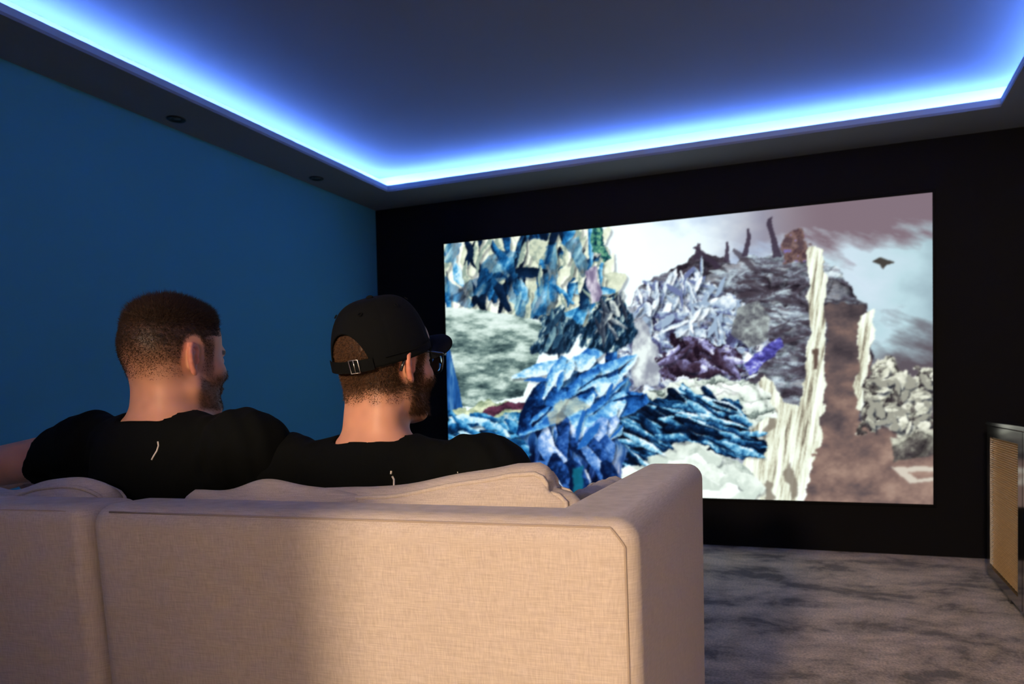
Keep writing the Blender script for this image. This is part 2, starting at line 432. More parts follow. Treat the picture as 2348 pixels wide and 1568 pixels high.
    # pale crags streaked with blue at the left
    put([(1000, 540), (1200, 530), (1375, 505), (1388, 560), (1400, 640), (1440, 690), (1400, 760), (1240, 760), (1000, 740)], ramp(np.clip((fbm((X+.30*Y+wx*.7)/36, (Y+wy*.7)/84, 21, 6, .6)-.5)*3.4+(fbm((X-.5*Y)/70, (Y+.5*X)/50, 20, 3)-.5)*1.6+.58, 0, 1), CREAM), .9, 1)
    REG = [(1020, 560), (1200, 538), (1370, 515), (1385, 600), (1400, 690), (1330, 735), (1200, 725), (1020, 700)]
    shards(REG, 46, (60, 150), (26, 64), 1.75, .35, [(0, (120, 140, 134)), (.3, (196, 206, 182)), (.6, (222, 230, 206)), (1, (246, 252, 240))], 301)
    shards(REG, 22, (60, 170), (12, 34), 1.9, .6, BLUE, 302)
    shards(REG, 12, (60, 150), (14, 30), 1.5, .5, [(0, (4, 12, 28)), (.7, (14, 40, 74)), (1, (50, 110, 150))], 304)
    shards(REG, 26, (30, 80), (8, 18), 1.6, .4, CREAM[4:], 303)
    v = fbm((X+.55*Y)/30, (Y-.4*X)/60, 24, 5, .6)
    for q in ([(1030, 690), (1085, 640), (1150, 575), (1185, 580), (1160, 640), (1090, 690)], [(1140, 600), (1172, 590), (1212, 690), (1190, 740)], [(1252, 570), (1290, 560), (1272, 720), (1215, 735)], [(1020, 560), (1060, 560), (1045, 600), (1020, 600)], [(1020, 640), (1030, 640), (1090, 700), (1070, 705), (1020, 672)], [(1300, 560), (1330, 550), (1360, 620), (1330, 640)]):
        put(q, ramp(np.clip((v-.5)*1.9+.46, 0, 1), BLUE), .7, 1, .55)
    put([(1356, 512), (1386, 508), (1396, 560), (1416, 596), (1388, 604), (1366, 570)], ramp(fbm(X/8, Y/8, 25, 3), [(0.25, (8, 34, 54)), (.5, (36, 96, 96)), (.75, (120, 176, 136))]), 1.0, 1)
    put([(1340, 620), (1368, 610), (1380, 690), (1352, 700)], ramp(fbm(X/14, Y/30, 26, 4), [(.3, (120, 110, 140)), (.6, (196, 190, 206)), (.8, (232, 232, 236))]), .6, 2)
    # long grey boulder below them
    v = fbm(X/46, Y/17, 31, 6, .64); t = np.clip((Y-705-(X-1023)*.12)/70, 0, 1)
    bo = ramp(np.clip((v-.5)*1.35+.72-t*.24, 0, 1), [(0, (20, 34, 40)), (.25, (62, 84, 86)), (.42, (106, 130, 126)), (.58, (160, 182, 174)), (.75, (200, 220, 212)), (1, (226, 240, 236))])
    put([(1010, 704), (1100, 708), (1236, 734), (1256, 770), (1226, 840), (1200, 905), (1100, 930), (1010, 930)], bo, .25, 1)
    put([(1010, 790), (1034, 800), (1060, 925), (1062, 940), (1010, 940)], ramp(fbm(X/14, Y/60, 33, 4), [(.2, (8, 30, 72)), (.6, (32, 84, 150)), (.9, (110, 165, 200))]), .1, 1)
    # dark cliff to the right of the gap
    CLIFF = [(0, (34, 28, 38)), (.3, (66, 58, 68)), (.5, (94, 92, 106)), (.66, (138, 150, 164)), (.82, (186, 204, 212)), (1, (226, 238, 242))]
    f = fbm((X+.3*Y)/60, (Y-.12*X)/20, 41, 6, .64)
    cl = ramp(np.clip((f-.5)*2.1+.40, 0, 1), CLIFF)*.55+stones(70, 30, 43, CLIFF, .3, .6, .6, .8, -.1, 20)*.45
    put([(1440, 700), (1480, 650), (1560, 606), (1600, 590), (1700, 596), (1760, 575), (1860, 570), (1900, 600), (1985, 700), (2000, 830), (1990, 960), (1880, 1000), (1700, 900), (1480, 860)], cl, .9, 1)
    shards([(1560, 620), (1700, 605), (1840, 590), (1860, 700), (1850, 880), (1760, 840), (1700, 700)], 60, (30, 90), (5, 14), .0, .35, CLIFF[1:5], 351, .1, a=.75)
    for q in ([(1590, 600), (1600, 560), (1606, 562), (1606, 600)], [(1700, 590), (1716, 525), (1722, 526), (1714, 590)], [(1640, 620), (1590, 570), (1596, 566), (1652, 612)], [(1660, 600), (1668, 556), (1674, 556), (1674, 600)], [(1770, 590), (1762, 500), (1770, 498), (1790, 590)]):
        put(q, (56, 46, 62), .25, 1, .9)
    put([(1780, 600), (1800, 540), (1830, 520), (1862, 560), (1850, 600)], ramp(fbm(X/12, Y/12, 47, 4), [(.3, (70, 50, 56)), (.55, (120, 92, 84)), (.75, (120, 110, 180))]), 1.0, 2, .9)
    # rubble of pale, lilac and dark pieces
    RUB = [(0, (30, 26, 42)), (.2, (60, 58, 92)), (.38, (104, 116, 158)), (.52, (150, 172, 196)), (.7, (206, 222, 232)), (1, (246, 252, 254))]
    put([(1420, 720), (1470, 668), (1560, 630), (1640, 650), (1690, 690), (1740, 740), (1760, 800), (1720, 880), (1600, 900), (1430, 900)], stones(44, 20, 51, RUB, .2, 1.2, .75, 1.1, -.65, 13, .85)*.6+ramp(np.clip((fbm((X+.7*Y+wx)/26, (Y-.7*X+wy)/13, 53, 5, .62)-.5)*3.2+.52, 0, 1), RUB)*.4, 1.2, 1)
    REG = [(1440, 715), (1500, 660), (1570, 640), (1650, 650), (1700, 700), (1750, 760), (1700, 850), (1590, 860), (1450, 850)]
    shards(REG, 55, (36, 90), (14, 34), .6, .9, RUB[1:], 311)
    shards(REG, 45, (26, 70), (7, 18), 2.2, .8, RUB[3:], 312)
    shards([(1450, 700), (1500, 640), (1600, 600), (1640, 640), (1560, 690), (1470, 720)], 26, (24, 60), (6, 14), 1.5, .5, RUB[2:], 313)
    st = ramp(fbm(X/16, Y/14, 54, 5), [(.3, (86, 88, 96)), (.6, (142, 150, 150)), (.8, (178, 192, 190))])
    put([(1690, 705), (1740, 692), (1768, 730), (1760, 780), (1716, 800), (1680, 770)], st, .4, 2)
    put([(1440, 750), (1470, 735), (1500, 790), (1515, 850), (1505, 880), (1450, 880)], ramp(fbm(X/24, Y/30, 55, 4), [(.3, (140, 146, 160)), (.7, (224, 236, 234))]), .8, 2)
    DARKR = [(0, (28, 18, 30)), (.35, (60, 44, 60)), (.6, (86, 78, 110)), (.8, (150, 150, 200)), (1, (230, 238, 248))]
    put([(1505, 815), (1550, 772), (1610, 775), (1680, 806), (1700, 850), (1640, 870), (1520, 870)], stones(40, 26, 56, DARKR, .3, .8, .7, 1.1, .4, 14, .85), 1.2, 1)
    shards([(1520, 830), (1560, 780), (1620, 790), (1690, 820), (1690, 860), (1540, 866)], 16, (26, 70), (10, 26), .5, .8, DARKR, 314)
    put([(1700, 830), (1744, 800), (1790, 772), (1800, 790), (1760, 826), (1716, 860)], ramp(fbm(X/16, Y/10, 58, 4), [(.3, (50, 46, 110)), (.55, (96, 96, 190)), (.8, (210, 220, 246))]), .5, 1)
    # brown ground at the lower right
    v = fbm(X/60, Y/40, 61, 6, .6); t = np.clip((Y-760)/330, 0, 1)
    br = ramp(np.clip((v-.5)*.9+.30+t*.32, 0, 1), [(.1, (56, 50, 56)), (.35, (88, 76, 78)), (.55, (120, 98, 92)), (.75, (150, 124, 112)), (1, (176, 152, 138))])
    put([(1895, 700), (1930, 684), (1975, 700), (1992, 730), (1990, 850), (1960, 960), (2150, 960), (2150, 1170), (1790, 1170), (1840, 1040), (1880, 900)], br, .8, 2)
    RB = [(0, (52, 46, 50)), (.3, (98, 94, 90)), (.5, (150, 150, 138)), (.7, (198, 200, 182)), (1, (234, 236, 220))]
    put([(1985, 840), (2010, 818), (2070, 850), (2150, 842), (2150, 1000), (2080, 990), (2010, 975), (1960, 985)], stones(30, 22, 63, RB, .3, .9, .7, 1.1, 0.2, 13, .8), 1.4, 2)
    shards([(1995, 850), (2060, 860), (2136, 860), (2136, 990), (2060, 980), (1980, 965)], 60, (18, 46), (10, 24), .2, 1.2, RB[2:], 321, .5)
    put([(2036, 1000), (2110, 985), (2150, 990), (2150, 1036), (2080, 1046), (2046, 1056)], stones(70, 50, 66, RB, .3, .7, .5, .8, 0, 20, .8), .5, 2)
    put([(2040, 1066), (2150, 1070), (2150, 1082), (2080, 1080), (2100, 1098), (2150, 1092), (2150, 1102), (2086, 1106)], (200, 192, 178), .3, 2)
    # pale water-worn columns and the cascade below them
    v = fbm(X/9+Y/60, Y/90, 71, 5, .62)
    co = ramp(np.clip((v-.5)*1.7+.58, 0, 1), [(0, (96, 86, 76)), (.25, (168, 164, 144)), (.45, (214, 218, 196)), (.65, (234, 242, 226)), (1, (250, 255, 250))])
    put([(1846, 576), (1866, 560), (1890, 572), (1897, 660), (1888, 780), (1888, 880), (1870, 980), (1836, 980), (1848, 840), (1858, 700), (1850, 620)], co, .55, 1)
    put([(1866, 800), (1876, 800), (1872, 850), (1862, 850)], (92, 74, 66), .5, 2)
    put([(1968, 722), (2004, 712), (1998, 780), (1982, 860), (1972, 940), (1954, 940), (1966, 860)], co, .6, 1)
    put([(1728, 900), (1752, 850), (1776, 870), (1800, 920), (1850, 940), (1884, 930), (1880, 1010), (1856, 1090), (1836, 1170), (1720, 1170), (1700, 1060), (1720, 960)], co, .8, 1)
    for q in ([(1760, 930), (1776, 940), (1764, 1010), (1750, 1000)], [(1800, 1090), (1822, 1060), (1830, 1130), (1808, 1150)], [(1752, 1110), (1766, 1116), (1770, 1150), (1756, 1150)]):
        put(q, (118, 108, 96), .8, 2, .8)
    # white rocks in the foreground
    WHITE = [(0, (104, 118, 114)), (.15, (150, 166, 158)), (.3, (200, 214, 204)), (.6, (224, 236, 226)), (1, (248, 255, 252))]
    put([(1380, 1170), (1420, 1080), (1500, 1010), (1600, 1000), (1700, 1060), (1730, 1100), (1735, 1170)], stones(80, 55, 81, WHITE, .2, .6, .5, 1.0, .3, 26, .85)*.5+ramp(np.clip((fbm(X/34, Y/24, 83, 6, .64)-.5)*1.7+.62, 0, 1), WHITE)*.5, .6, 1)
    shards([(1400, 1120), (1440, 1070), (1520, 1020), (1640, 1030), (1720, 1090), (1725, 1150), (1400, 1140)], 26, (50, 120), (30, 60), .3, .6, WHITE[2:], 341, .25)
    put([(1470, 905), (1560, 866), (1680, 868), (1765, 896), (1775, 960), (1700, 975), (1500, 950)], stones(60, 24, 85, WHITE, .25, .8, .7, 1.0, .15, 16, .8), .9, 1)
    # blue rocks along the bottom left and middle
    put([(1010, 935), (1100, 945), (1180, 930), (1240, 960), (1260, 1170), (1010, 1170)], stones(60, 24, 91, BLUE, .3, .7, .9, 1.2, .3, 20, .8), .9, 1)
    v = fbm(X/20, Y/12, 93, 4)
    put([(1050, 938), (1120, 922), (1200, 932), (1190, 944), (1100, 956), (1060, 960)], ramp(v, [(.3, (120, 140, 110)), (.7, (226, 236, 200))]), .8, 1)
    put([(1080, 956), (1130, 930), (1205, 918), (1206, 934), (1140, 944), (1096, 970)], ramp(v, [(.3, (46, 24, 40)), (.7, (110, 60, 84))]), .4, 1)
    NAVY = [(0, (4, 8, 22)), (.3, (8, 26, 54)), (.5, (20, 62, 108)), (.68, (70, 140, 184)), (.85, (150, 206, 230)), (1, (226, 244, 252))]
    put([(1340, 1020), (1380, 950), (1440, 905), (1500, 925), (1560, 880), (1625, 915), (1690, 925), (1720, 985), (1770, 1010), (1740, 1050), (1650, 1030), (1560, 1010), (1450, 1060), (1370, 1080)], ramp(np.clip((fbm((X+.45*Y+wx*.6)/60, (Y-.45*X+wy*.6)/13, 95, 6, .62)-.5)*2.6+.45-(np.clip((Y-960)/80, -.6, 1)*.18), 0, 1), NAVY), 1.1, 1)
    # a blue cascade pouring between them
    shards([(1370, 985), (1440, 915), (1560, 893), (1680, 930), (1740, 1000), (1700, 1035), (1560, 1000), (1420, 1055)], 60, (50, 130), (8, 22), .42, .22, NAVY, 335, .3)
    SLAB = [(0, (6, 20, 54)), (.2, (16, 56, 116)), (.4, (36, 98, 176)), (.6, (76, 148, 212)), (.8, (140, 200, 232)), (1, (220, 242, 250))]
    PURP = [(0, (8, 14, 44)), (.3, (26, 46, 110)), (.55, (54, 84, 164)), (.8, (112, 132, 208)), (1, (206, 214, 246))]
    t = (np.clip((Y-900)/220, 0, 1)**1.5)[..., None]
    q = np.clip((fbm((X+.22*(Y-900)+wx*.5)/13, Y/120, 97, 5, .6)-.5)*1.5+(fbm(X/70, Y/50, 96, 3)-.5)*1.1+.47, 0, 1)
    bs = ramp(q, SLAB)*(1-t)+ramp(q, PURP)*t
    shards([(1020, 960), (1180, 945), (1230, 980), (1240, 1125), (1020, 1120)], 40, (40, 110), (10, 30), .3, .5, BLUE, 331)
    put([(1200, 1170), (1210, 960), (1250, 850), (1340, 820), (1440, 850), (1430, 960), (1410, 1170)], bs*.8, 1.4, 2)
    shards([(1205, 860), (1300, 810), (1450, 815), (1440, 930), (1380, 980), (1215, 985)], 26, (60, 150), (26, 60), 2.5, .35, SLAB, 332, .4)
    shards([(1205, 980), (1390, 980), (1410, 1130), (1205, 1130)], 24, (60, 140), (24, 54), 1.2, .45, [(p_[0], tuple(.5*(p_[1][k_]+q_[1][k_]) for k_ in range(3))) for p_, q_ in zip(SLAB, [PURP[0], PURP[0], PURP[1], PURP[2], PURP[3], PURP[4]])], 333, .4)
    shards([(1215, 830), (1440, 810), (1420, 1000), (1220, 1000)], 16, (40, 100), (8, 20), 2.4, .4, SLAB[2:], 334, .2)
    put([(1250, 950), (1320, 905), (1345, 925), (1260, 975)], ramp(fbm(X/22, Y/10, 98, 4), [(.3, (140, 150, 140)), (.7, (214, 214, 180))]), .9, 3, .7)
    put([(1300, 1170), (1306, 1075), (1330, 1064), (1328, 1170)], (20, 120, 140), .6, 3, .7)
    # dark thicket behind the blue rocks
    put([(1225, 815), (1240, 740), (1290, 700), (1330, 740), (1370, 690), (1430, 680), (1450, 740), (1436, 790), (1390, 800), (1340, 790), (1325, 750), (1310, 800), (1270, 812)], ramp(np.clip((fbm((X+.3*Y)/12, Y/26, 99, 5, .66)-.5)*2.6+.36, 0, 1), [(0, (10, 26, 44)), (.35, (28, 58, 88)), (.55, (64, 98, 118)), (.75, (130, 158, 164)), (1, (214, 228, 220))]), 1.3, 2)
    shards([(1230, 760), (1290, 720), (1320, 770), (1280, 800)], 9, (30, 70), (8, 18), 1.8, .4, [(0, (16, 34, 56)), (.6, (40, 76, 104)), (1, (120, 156, 164))], 361)
    shards([(1360, 760), (1390, 700), (1430, 690), (1445, 760), (1400, 790)], 12, (30, 80), (7, 16), 1.4, .4, [(0, (26, 32, 48)), (.6, (78, 92, 108)), (1, (206, 216, 210))], 362)
    # a bird far off in the mist
    put([(1998, 600), (2016, 590), (2030, 594), (2052, 602), (2032, 608), (2024, 618), (2016, 606)], (66, 62, 58), .0, 1)
    pd = np.pad(img, ((1, 1), (1, 1), (0, 0)), mode='edge')
    img = (pd[:-2, 1:-1]+pd[2:, 1:-1]+pd[1:-1, :-2]+pd[1:-1, 2:]+2*pd[1:-1, 1:-1])/6
    img = np.clip(img, 0, 255)/255
    L = np.where(img <= .04045, img/12.92, ((img+.055)/1.055)**2.4)
    return NX, NY, U, V, L

NX, NY, PU, PV, PIC = paint_picture()
scr = thing('projection_screen', 'large wall screen showing a bright film scene of rocks and mist', 'screen', (SX0, -0.03, SZ0))
vs = np.stack([PU*(SX1-SX0), np.zeros_like(PU), PV*(SZ1-SZ0)], -1).reshape(-1, 3)
ii = np.arange(NX*NY).reshape(NY, NX)
fs = np.stack([ii[:-1, :-1], ii[:-1, 1:], ii[1:, 1:], ii[1:, :-1]], -1).reshape(-1, 4)
me = bpy.data.meshes.new('picture'); me.from_pydata(vs.tolist(), [], fs.tolist()); me.update()
set_col(me, PIC.reshape(-1, 3))
m = bpy.data.materials.new('projected_picture'); m.use_nodes = True; nt = m.node_tree
nt.nodes.remove(nt.nodes['Principled BSDF'])
at = nt.nodes.new('ShaderNodeAttribute'); at.attribute_name = 'Col'
em = nt.nodes.new('ShaderNodeEmission'); em.inputs[1].default_value = SCREEN_GAIN
nt.links.new(at.outputs['Color'], em.inputs[0]); nt.links.new(em.outputs[0], nt.nodes['Material Output'].inputs[0])
link('picture', me, m, scr)
sw, sh = SX1-SX0, SZ1-SZ0
boxes('backing', [((-0.01, 0.004, -0.01), (sw+0.01, 0.028, sh+0.01))], M_frame, scr)
fb = 0.016
for lo, hi in (((-fb, -0.006, -fb), (0, 0.028, sh+fb)), ((sw, -0.006, -fb), (sw+fb, 0.028, sh+fb)), ((0, -0.006, sh), (sw, 0.004, sh+fb)), ((0, -0.006, -fb), (sw, 0.004, 0))):
    boxes('frame_bar', [(lo, hi)], M_frame, scr, bevel=0.002, seg=1)

# ------------------------------------------------------------------ recessed downlights (off) in the soffit
M_ring = mat('satin_black_metal', (0.008, 0.008, 0.009), 0.4)
M_lens = mat('grey_lamp_lens', (0.10, 0.11, 0.12), 0.25)
for y, lab in ((-1.80, 'small round black ceiling downlight nearer the viewer'), (-0.78, 'small round black ceiling downlight nearer the screen wall corner')):
    t = thing('downlight', lab, 'downlight', (0.116, y, HS), group='unlit downlights in the soffit')
    R_ = 0.043
    lathe('ring', [(0.020, 0.0005), (0.022, -0.001), (0.030, -0.004), (R_-0.003, -0.006), (R_, -0.003), (R_, 0.0005)], M_ring, t)
    lathe('lens', [(0.0, 0.0003), (0.020, 0.0003), (0.018, -0.0015), (0.0, -0.003)], M_lens, t, n=24)

# ------------------------------------------------------------------ sideboard with cane doors
M_case = mat('black_gloss_lacquer', (0.012, 0.012, 0.012), 0.10, spec=1.0)
M_case.node_tree.nodes['Principled BSDF'].inputs['IOR'].default_value = 2.2
def cane_mat():
    m, nt, b = new_mat('natural_cane_weave')
    tc = nt.nodes.new('ShaderNodeTexCoord')
    n = nt.nodes.new('ShaderNodeTexNoise'); n.inputs['Scale'].default_value = 60; n.inputs['Detail'].default_value = 4
    mp = nt.nodes.new('ShaderNodeMapping'); mp.inputs['Scale'].default_value = (1, 0.2, 4)
    nt.links.new(tc.outputs['Object'], mp.inputs['Vector']); nt.links.new(mp.outputs['Vector'], n.inputs['Vector'])
    mx = nt.nodes.new('ShaderNodeMix'); mx.data_type = 'RGBA'
    mx.inputs['A'].default_value = (0.70, 0.36, 0.09, 1); mx.inputs['B'].default_value = (0.95, 0.58, 0.19, 1)
    nt.links.new(n.outputs['Fac'], mx.inputs['Factor']); nt.links.new(mx.outputs['Result'], b.inputs['Base Color'])
    b.inputs['Roughness'].default_value = 0.42
    return m
M_cane = cane_mat()
CX, CY0, CZ0, CZ1 = 3.76, -0.613, 0.061, 0.770
sb = thing('sideboard', 'black sideboard with woven rattan door panels at the right edge', 'sideboard', (CX, CY0, 0))
DP, ND = 0.695, 3
Lc = DP*ND+0.02
boxes('carcass', [((0.022, -Lc, CZ0), (0.43, 0, CZ1-0.02))], M_case, sb, bevel=0.003, seg=2)
boxes('top', [((-0.004, -Lc-0.004, CZ1-0.02), (0.434, 0.004, CZ1))], M_case, sb, bevel=0.003, seg=2)
# door: two stiles and two rails around a panel of horizontal cane strands
bm = bmesh.new(); st = 0.068
for lo, hi in (((0, -DP+0.004, CZ0), (0.02, -DP+0.004+st, CZ1-0.022)), ((0, -st-0.004, CZ0), (0.02, -0.004, CZ1-0.022)),
               ((0, -DP+0.004+st, CZ1-0.022-0.048), (0.02, -st-0.004, CZ1-0.022)), ((0, -DP+0.004+st, CZ0), (0.02, -st-0.004, CZ0+0.042))):
    add_box(bm, lo, hi)
bmesh.ops.recalc_face_normals(bm, faces=bm.faces)
door_me = bm_mesh(bm, 'door'); door_me.materials.append(M_case)
vs, fs = [], []
zt, zb = CZ1-0.070, CZ0+0.042
nst = 62
for i in range(nst):
    zc = zb+(i+.5)*(zt-zb)/nst; hh = (zt-zb)/nst/2*0.84
    prof = [(0.019, -hh), (0.0125, -hh*.75), (0.010, 0), (0.0125, hh*.75), (0.019, hh)]
    nseg = 24
    for s in range(nseg+1):
        y = -DP+0.004+st + s*(DP-0.008-2*st)/nseg
        wv = 0.0016*math.cos(s*PI)*(1 if i % 2 else -1)
        for (x, dz) in prof: vs.append((x+wv, y, zc+dz))
    b0 = i*(nseg+1)*5
    for s in range(nseg):
        for k in range(4):
            a = b0+s*5+k; fs.append((a, a+1, a+6, a+5))
cane_me = bpy.data.meshes.new('cane_panel'); cane_me.from_pydata(vs, [], fs); cane_me.update(); cane_me.materials.append(M_cane)
cane_me.polygons.foreach_set('use_smooth', [True]*len(cane_me.polygons))
for k in range(ND):
    d = link('door', door_me, None, sb, loc=(0, -0.01-k*DP, 0))
    c = link('cane_panel', cane_me, None, d)
    c['kind'] = 'stuff'; c['label'] = 'woven natural rattan panel'
for y in (-0.32, -Lc/2, -Lc+0.3):
    for x in (0.03, 0.36):
        boxes('leg', [((x, y-0.022, 0), (x+0.04, y+0.022, CZ0))], M_case, sb, bevel=0.002, seg=1)

# ------------------------------------------------------------------ sofa
M_linen = linen('sand_linen', (0.47, 0.40, 0.33), (0.66, 0.58, 0.49))
M_seam = mat('sand_seam_cord', (0.40, 0.33, 0.265), 0.9, spec=0.1)
SH = 0.737; RZ = math.radians(4.2)
sofa = thing('sofa', 'sand linen sofa seen from behind, with a square armrest at the right', 'sofa', (2.862, -3.603, 0), RZ)
AW, BT, SD, RW = 0.150, 0.135, 0.90, 0.915     # arm width, back thickness, depth, width of the right section

def prism(name, poly, z0, z1, m, parent, bev=0.03, seg=5, sub=True):
    bm = bmesh.new()
    lo = [bm.verts.new((x, y, z0)) for x, y in poly]; hi = [bm.verts.new((x, y, z1)) for x, y in poly]
    n = len(poly)
    bm.faces.new(lo[::-1]); bm.faces.new(hi)
    for i in range(n): bm.faces.new((lo[i], lo[(i+1) % n], hi[(i+1) % n], hi[i]))
    bmesh.ops.recalc_face_normals(bm, faces=bm.faces)
    o = link(name, bm_mesh(bm, name), m, parent)
    b = o.modifiers.new('bevel', 'BEVEL'); b.width = bev; b.segments = seg; b.limit_method = 'ANGLE'; b.harden_normals = False
    o.data.polygons.foreach_set('use_smooth', [True]*len(o.data.polygons))
    wn = o.modifiers.new('wn', 'WEIGHTED_NORMAL'); wn.keep_sharp = False
    return o
# back and right arm share one cover (L in plan); local x runs left from the outer rear corner, y forward
fr = prism('upholstered_frame', [(0, 0), (0, SD), (-AW, SD), (-AW, BT), (-RW, BT), (-RW, 0)], 0.07, SH, M_linen, sofa, bev=0.036, seg=6)
lf = prism('upholstered_frame', [(-RW-0.003, 0.0), (-RW-0.003, BT), (-RW-1.25, BT-0.05), (-RW-1.25, -0.05-0.0)], 0.07, SH-0.002, M_linen, sofa, bev=0.03, seg=5)
lf.location = (0, 0, 0)
# stitched seams
def seam(path, nm='seam', r=0.0016, parent=None, n=6): return tube_obj(nm, path, r, M_seam, parent or fr, n=n)
RCL = 0.075                   # the back leans: its foot stands further forward than its top
sm = lambda x, y, z: (x, y+RCL*(SH-z), z)
_c = np.array((-0.036, 0.036, SH-0.036)); _n0 = np.array((.54, -.84, 0)); _n1 = np.array((0, -.735, .678))
def slerp_pts(k):
    w_ = math.acos(float(_n0@_n1)); return [_c+.0364*(math.sin((1-q/k)*w_)*_n0+math.sin(q/k*w_)*_n1)/math.sin(w_) for q in range(k+1)]
_sp = slerp_pts(10)
seam([sm(_sp[0][0], _sp[0][1], z) for z in (0.1, 0.3, 0.5, SH-0.06)]+[sm(*q) for q in _sp]+[sm(x, _sp[-1][1], _sp[-1][2]) for x in (-0.1, -0.3, -0.6, -RW+0.045)], n=8)
for o_ in (fr, lf):
    for v_ in o_.data.vertices:
        if v_.co.y < 0.02: v_.co.y += 0.075*(SH-v_.co.z)
seam([(-RW-0.045, 0.0076, SH-0.0122), (-RW-1.22, -0.0415, SH-0.0122)], parent=lf)
boxes('base', [((-RW-1.2, 0.03, 0.075), (-0.03, SD-0.03, 0.27))], M_linen, sofa, bevel=0.01, seg=2)
bm = bmesh.new()
def soft_box(name, lo, hi, m, parent, bev=0.05, bulge=0.02):
    bm = bmesh.new(); add_box(bm, lo, hi)
    bmesh.ops.subdivide_edges(bm, edges=bm.edges[:], cuts=6, use_grid_fill=True)
    c = [(lo[i]+hi[i])/2 for i in range(3)]; h = [(hi[i]-lo[i])/2 for i in range(3)]
    for v in bm.verts:
        q = [(v.co[i]-c[i])/h[i] for i in range(3)]
        # rounded-box mapping
        for i in range(3):
            j, k = (i+1) % 3, (i+2) % 3
            if abs(q[i]) > 0.999:
                v.co[i] += math.copysign(bulge*(1-q[j]**4)*(1-q[k]**4)-bulge*0.3, q[i])
    o = link(name, bm_mesh(bm, name), m, parent, smooth=True)
    s = o.modifiers.new('sub', 'SUBSURF'); s.levels = 1; s.render_levels = 2
    return o
soft_box('seat_cushion', (-RW+0.01, BT+0.13, 0.27), (-AW-0.005, SD-0.01, 0.42), M_linen, sofa)
soft_box('seat_cushion', (-RW-0.62, BT+0.13, 0.27), (-RW-0.005, SD-0.01, 0.42), M_linen, sofa)
soft_box('seat_cushion', (-RW-1.2, BT+0.13, 0.27), (-RW-0.63, SD-0.01, 0.42), M_linen, sofa)
M_leg = mat('dark_stained_wood', (0.05, 0.03, 0.02), 0.5)
for x in (-0.1, -RW, -RW-1.15):
    for y in (0.08, SD-0.1):
        lathe('leg', [(0.0, 0), (0.018, 0), (0.026, 0.08), (0.0, 0.08)], M_leg, sofa, n=16, loc=(x, y, 0))

# loose box cushions: rear face, gusset and front face with a piped edge
def cushion(name, label, loc, rz, tilt, W_, H_, T_, topf=None, pipe=True, group=None, crumple=0.006, seed=1, m=None, roll_=0.0):
    m = m or M_linen
    t = thing(name, label, 'cushion', loc, rz, group)
    t.rotation_euler = (tilt, roll_, rz)
    nu, nw = 40, 30
    def shape(u, w, side):
        # u,w in -1..1 over the face, side -1 rear / +1 front
        su = math.copysign(1-(1-abs(u))**1.0, u); sw_ = w
        x = su*W_/2; z = (sw_+1)/2*H_
        # soft corners
        k = max(0, abs(u)-.82)/.18; l = max(0, abs(w)-.80)/.20
        x -= math.copysign(0.035*k*k*l, u) if k and l else 0
        z -= math.copysign(0.035*l*l*k, w) if k and l else 0
        bul = (1-u**4)*(1-w**4)
        y = side*(T_*0.30+T_*0.30*bul**0.6)
        if topf: z += topf(x)*max(0, w)**1.5
        y += crumple*math.sin(7*u+3*w+seed)*math.cos(5*w-2*u+seed*2)*(0.3+0.7*bul)
        z += crumple*0.5*math.sin(9*u+seed*3)*max(0, w)
        return (x, y, z)
    vs, fs = [], []
    for side in (-1, 1):
        for i in range(nu+1):
            for j in range(nw+1): vs.append(shape(-1+2*i/nu, -1+2*j/nw, side))
    S = (nu+1)*(nw+1); idx = lambda s, i, j: s*S+i*(nw+1)+j
    for i in range(nu):
        for j in range(nw):
            fs.append((idx(0, i, j), idx(0, i+1, j), idx(0, i+1, j+1), idx(0, i, j+1)))
            fs.append((idx(1, i, j), idx(1, i, j+1), idx(1, i+1, j+1), idx(1, i+1, j)))
    per = [(i, 0) for i in range(nu)]+[(nu, j) for j in range(nw)]+[(i, nw) for i in range(nu, 0, -1)]+[(0, j) for j in range(nw, 0, -1)]
    # gusset: three rings that bow outward
    n0 = len(per); base = len(vs); G = 4
    cx, cz = 0, H_/2
    for g in range(1, G):
        f = g/G
        for (i, j) in per:
            a = Vector(vs[idx(0, i, j)]); b = Vector(vs[idx(1, i, j)])
            p = a.lerp(b, f); o = Vector((p.x-cx if i in (0, nu) else 0, 0, p.z-cz if j in (0, nw) else 0))
            if o.length > 0: o.normalize()
            p += o*0.016*math.sin(PI*f); vs.append(tuple(p))
    ring = [[idx(0, i, j) for i, j in per]]+[[base+(g-1)*n0+q for q in range(n0)] for g in range(1, G)]+[[idx(1, i, j) for i, j in per]]
    for g in range(G):
        for q in range(n0):
            r = (q+1) % n0; fs.append((ring[g][q], ring[g+1][q], ring[g+1][r], ring[g][r]))
    me = bpy.data.meshes.new(name); me.from_pydata(vs, [], fs); me.update()
    bm = bmesh.new(); bm.from_mesh(me); bmesh.ops.recalc_face_normals(bm, faces=bm.faces); bm.to_mesh(me); bm.free()
    c = link('cover', me, m, t, smooth=True)
    if pipe:
        for side in (0, 1):
            pth = [vs[idx(side, i, j)] for i, j in per]
            tube_obj('piping', pth, 0.0042, m, t, n=7, closed=True)
    return t

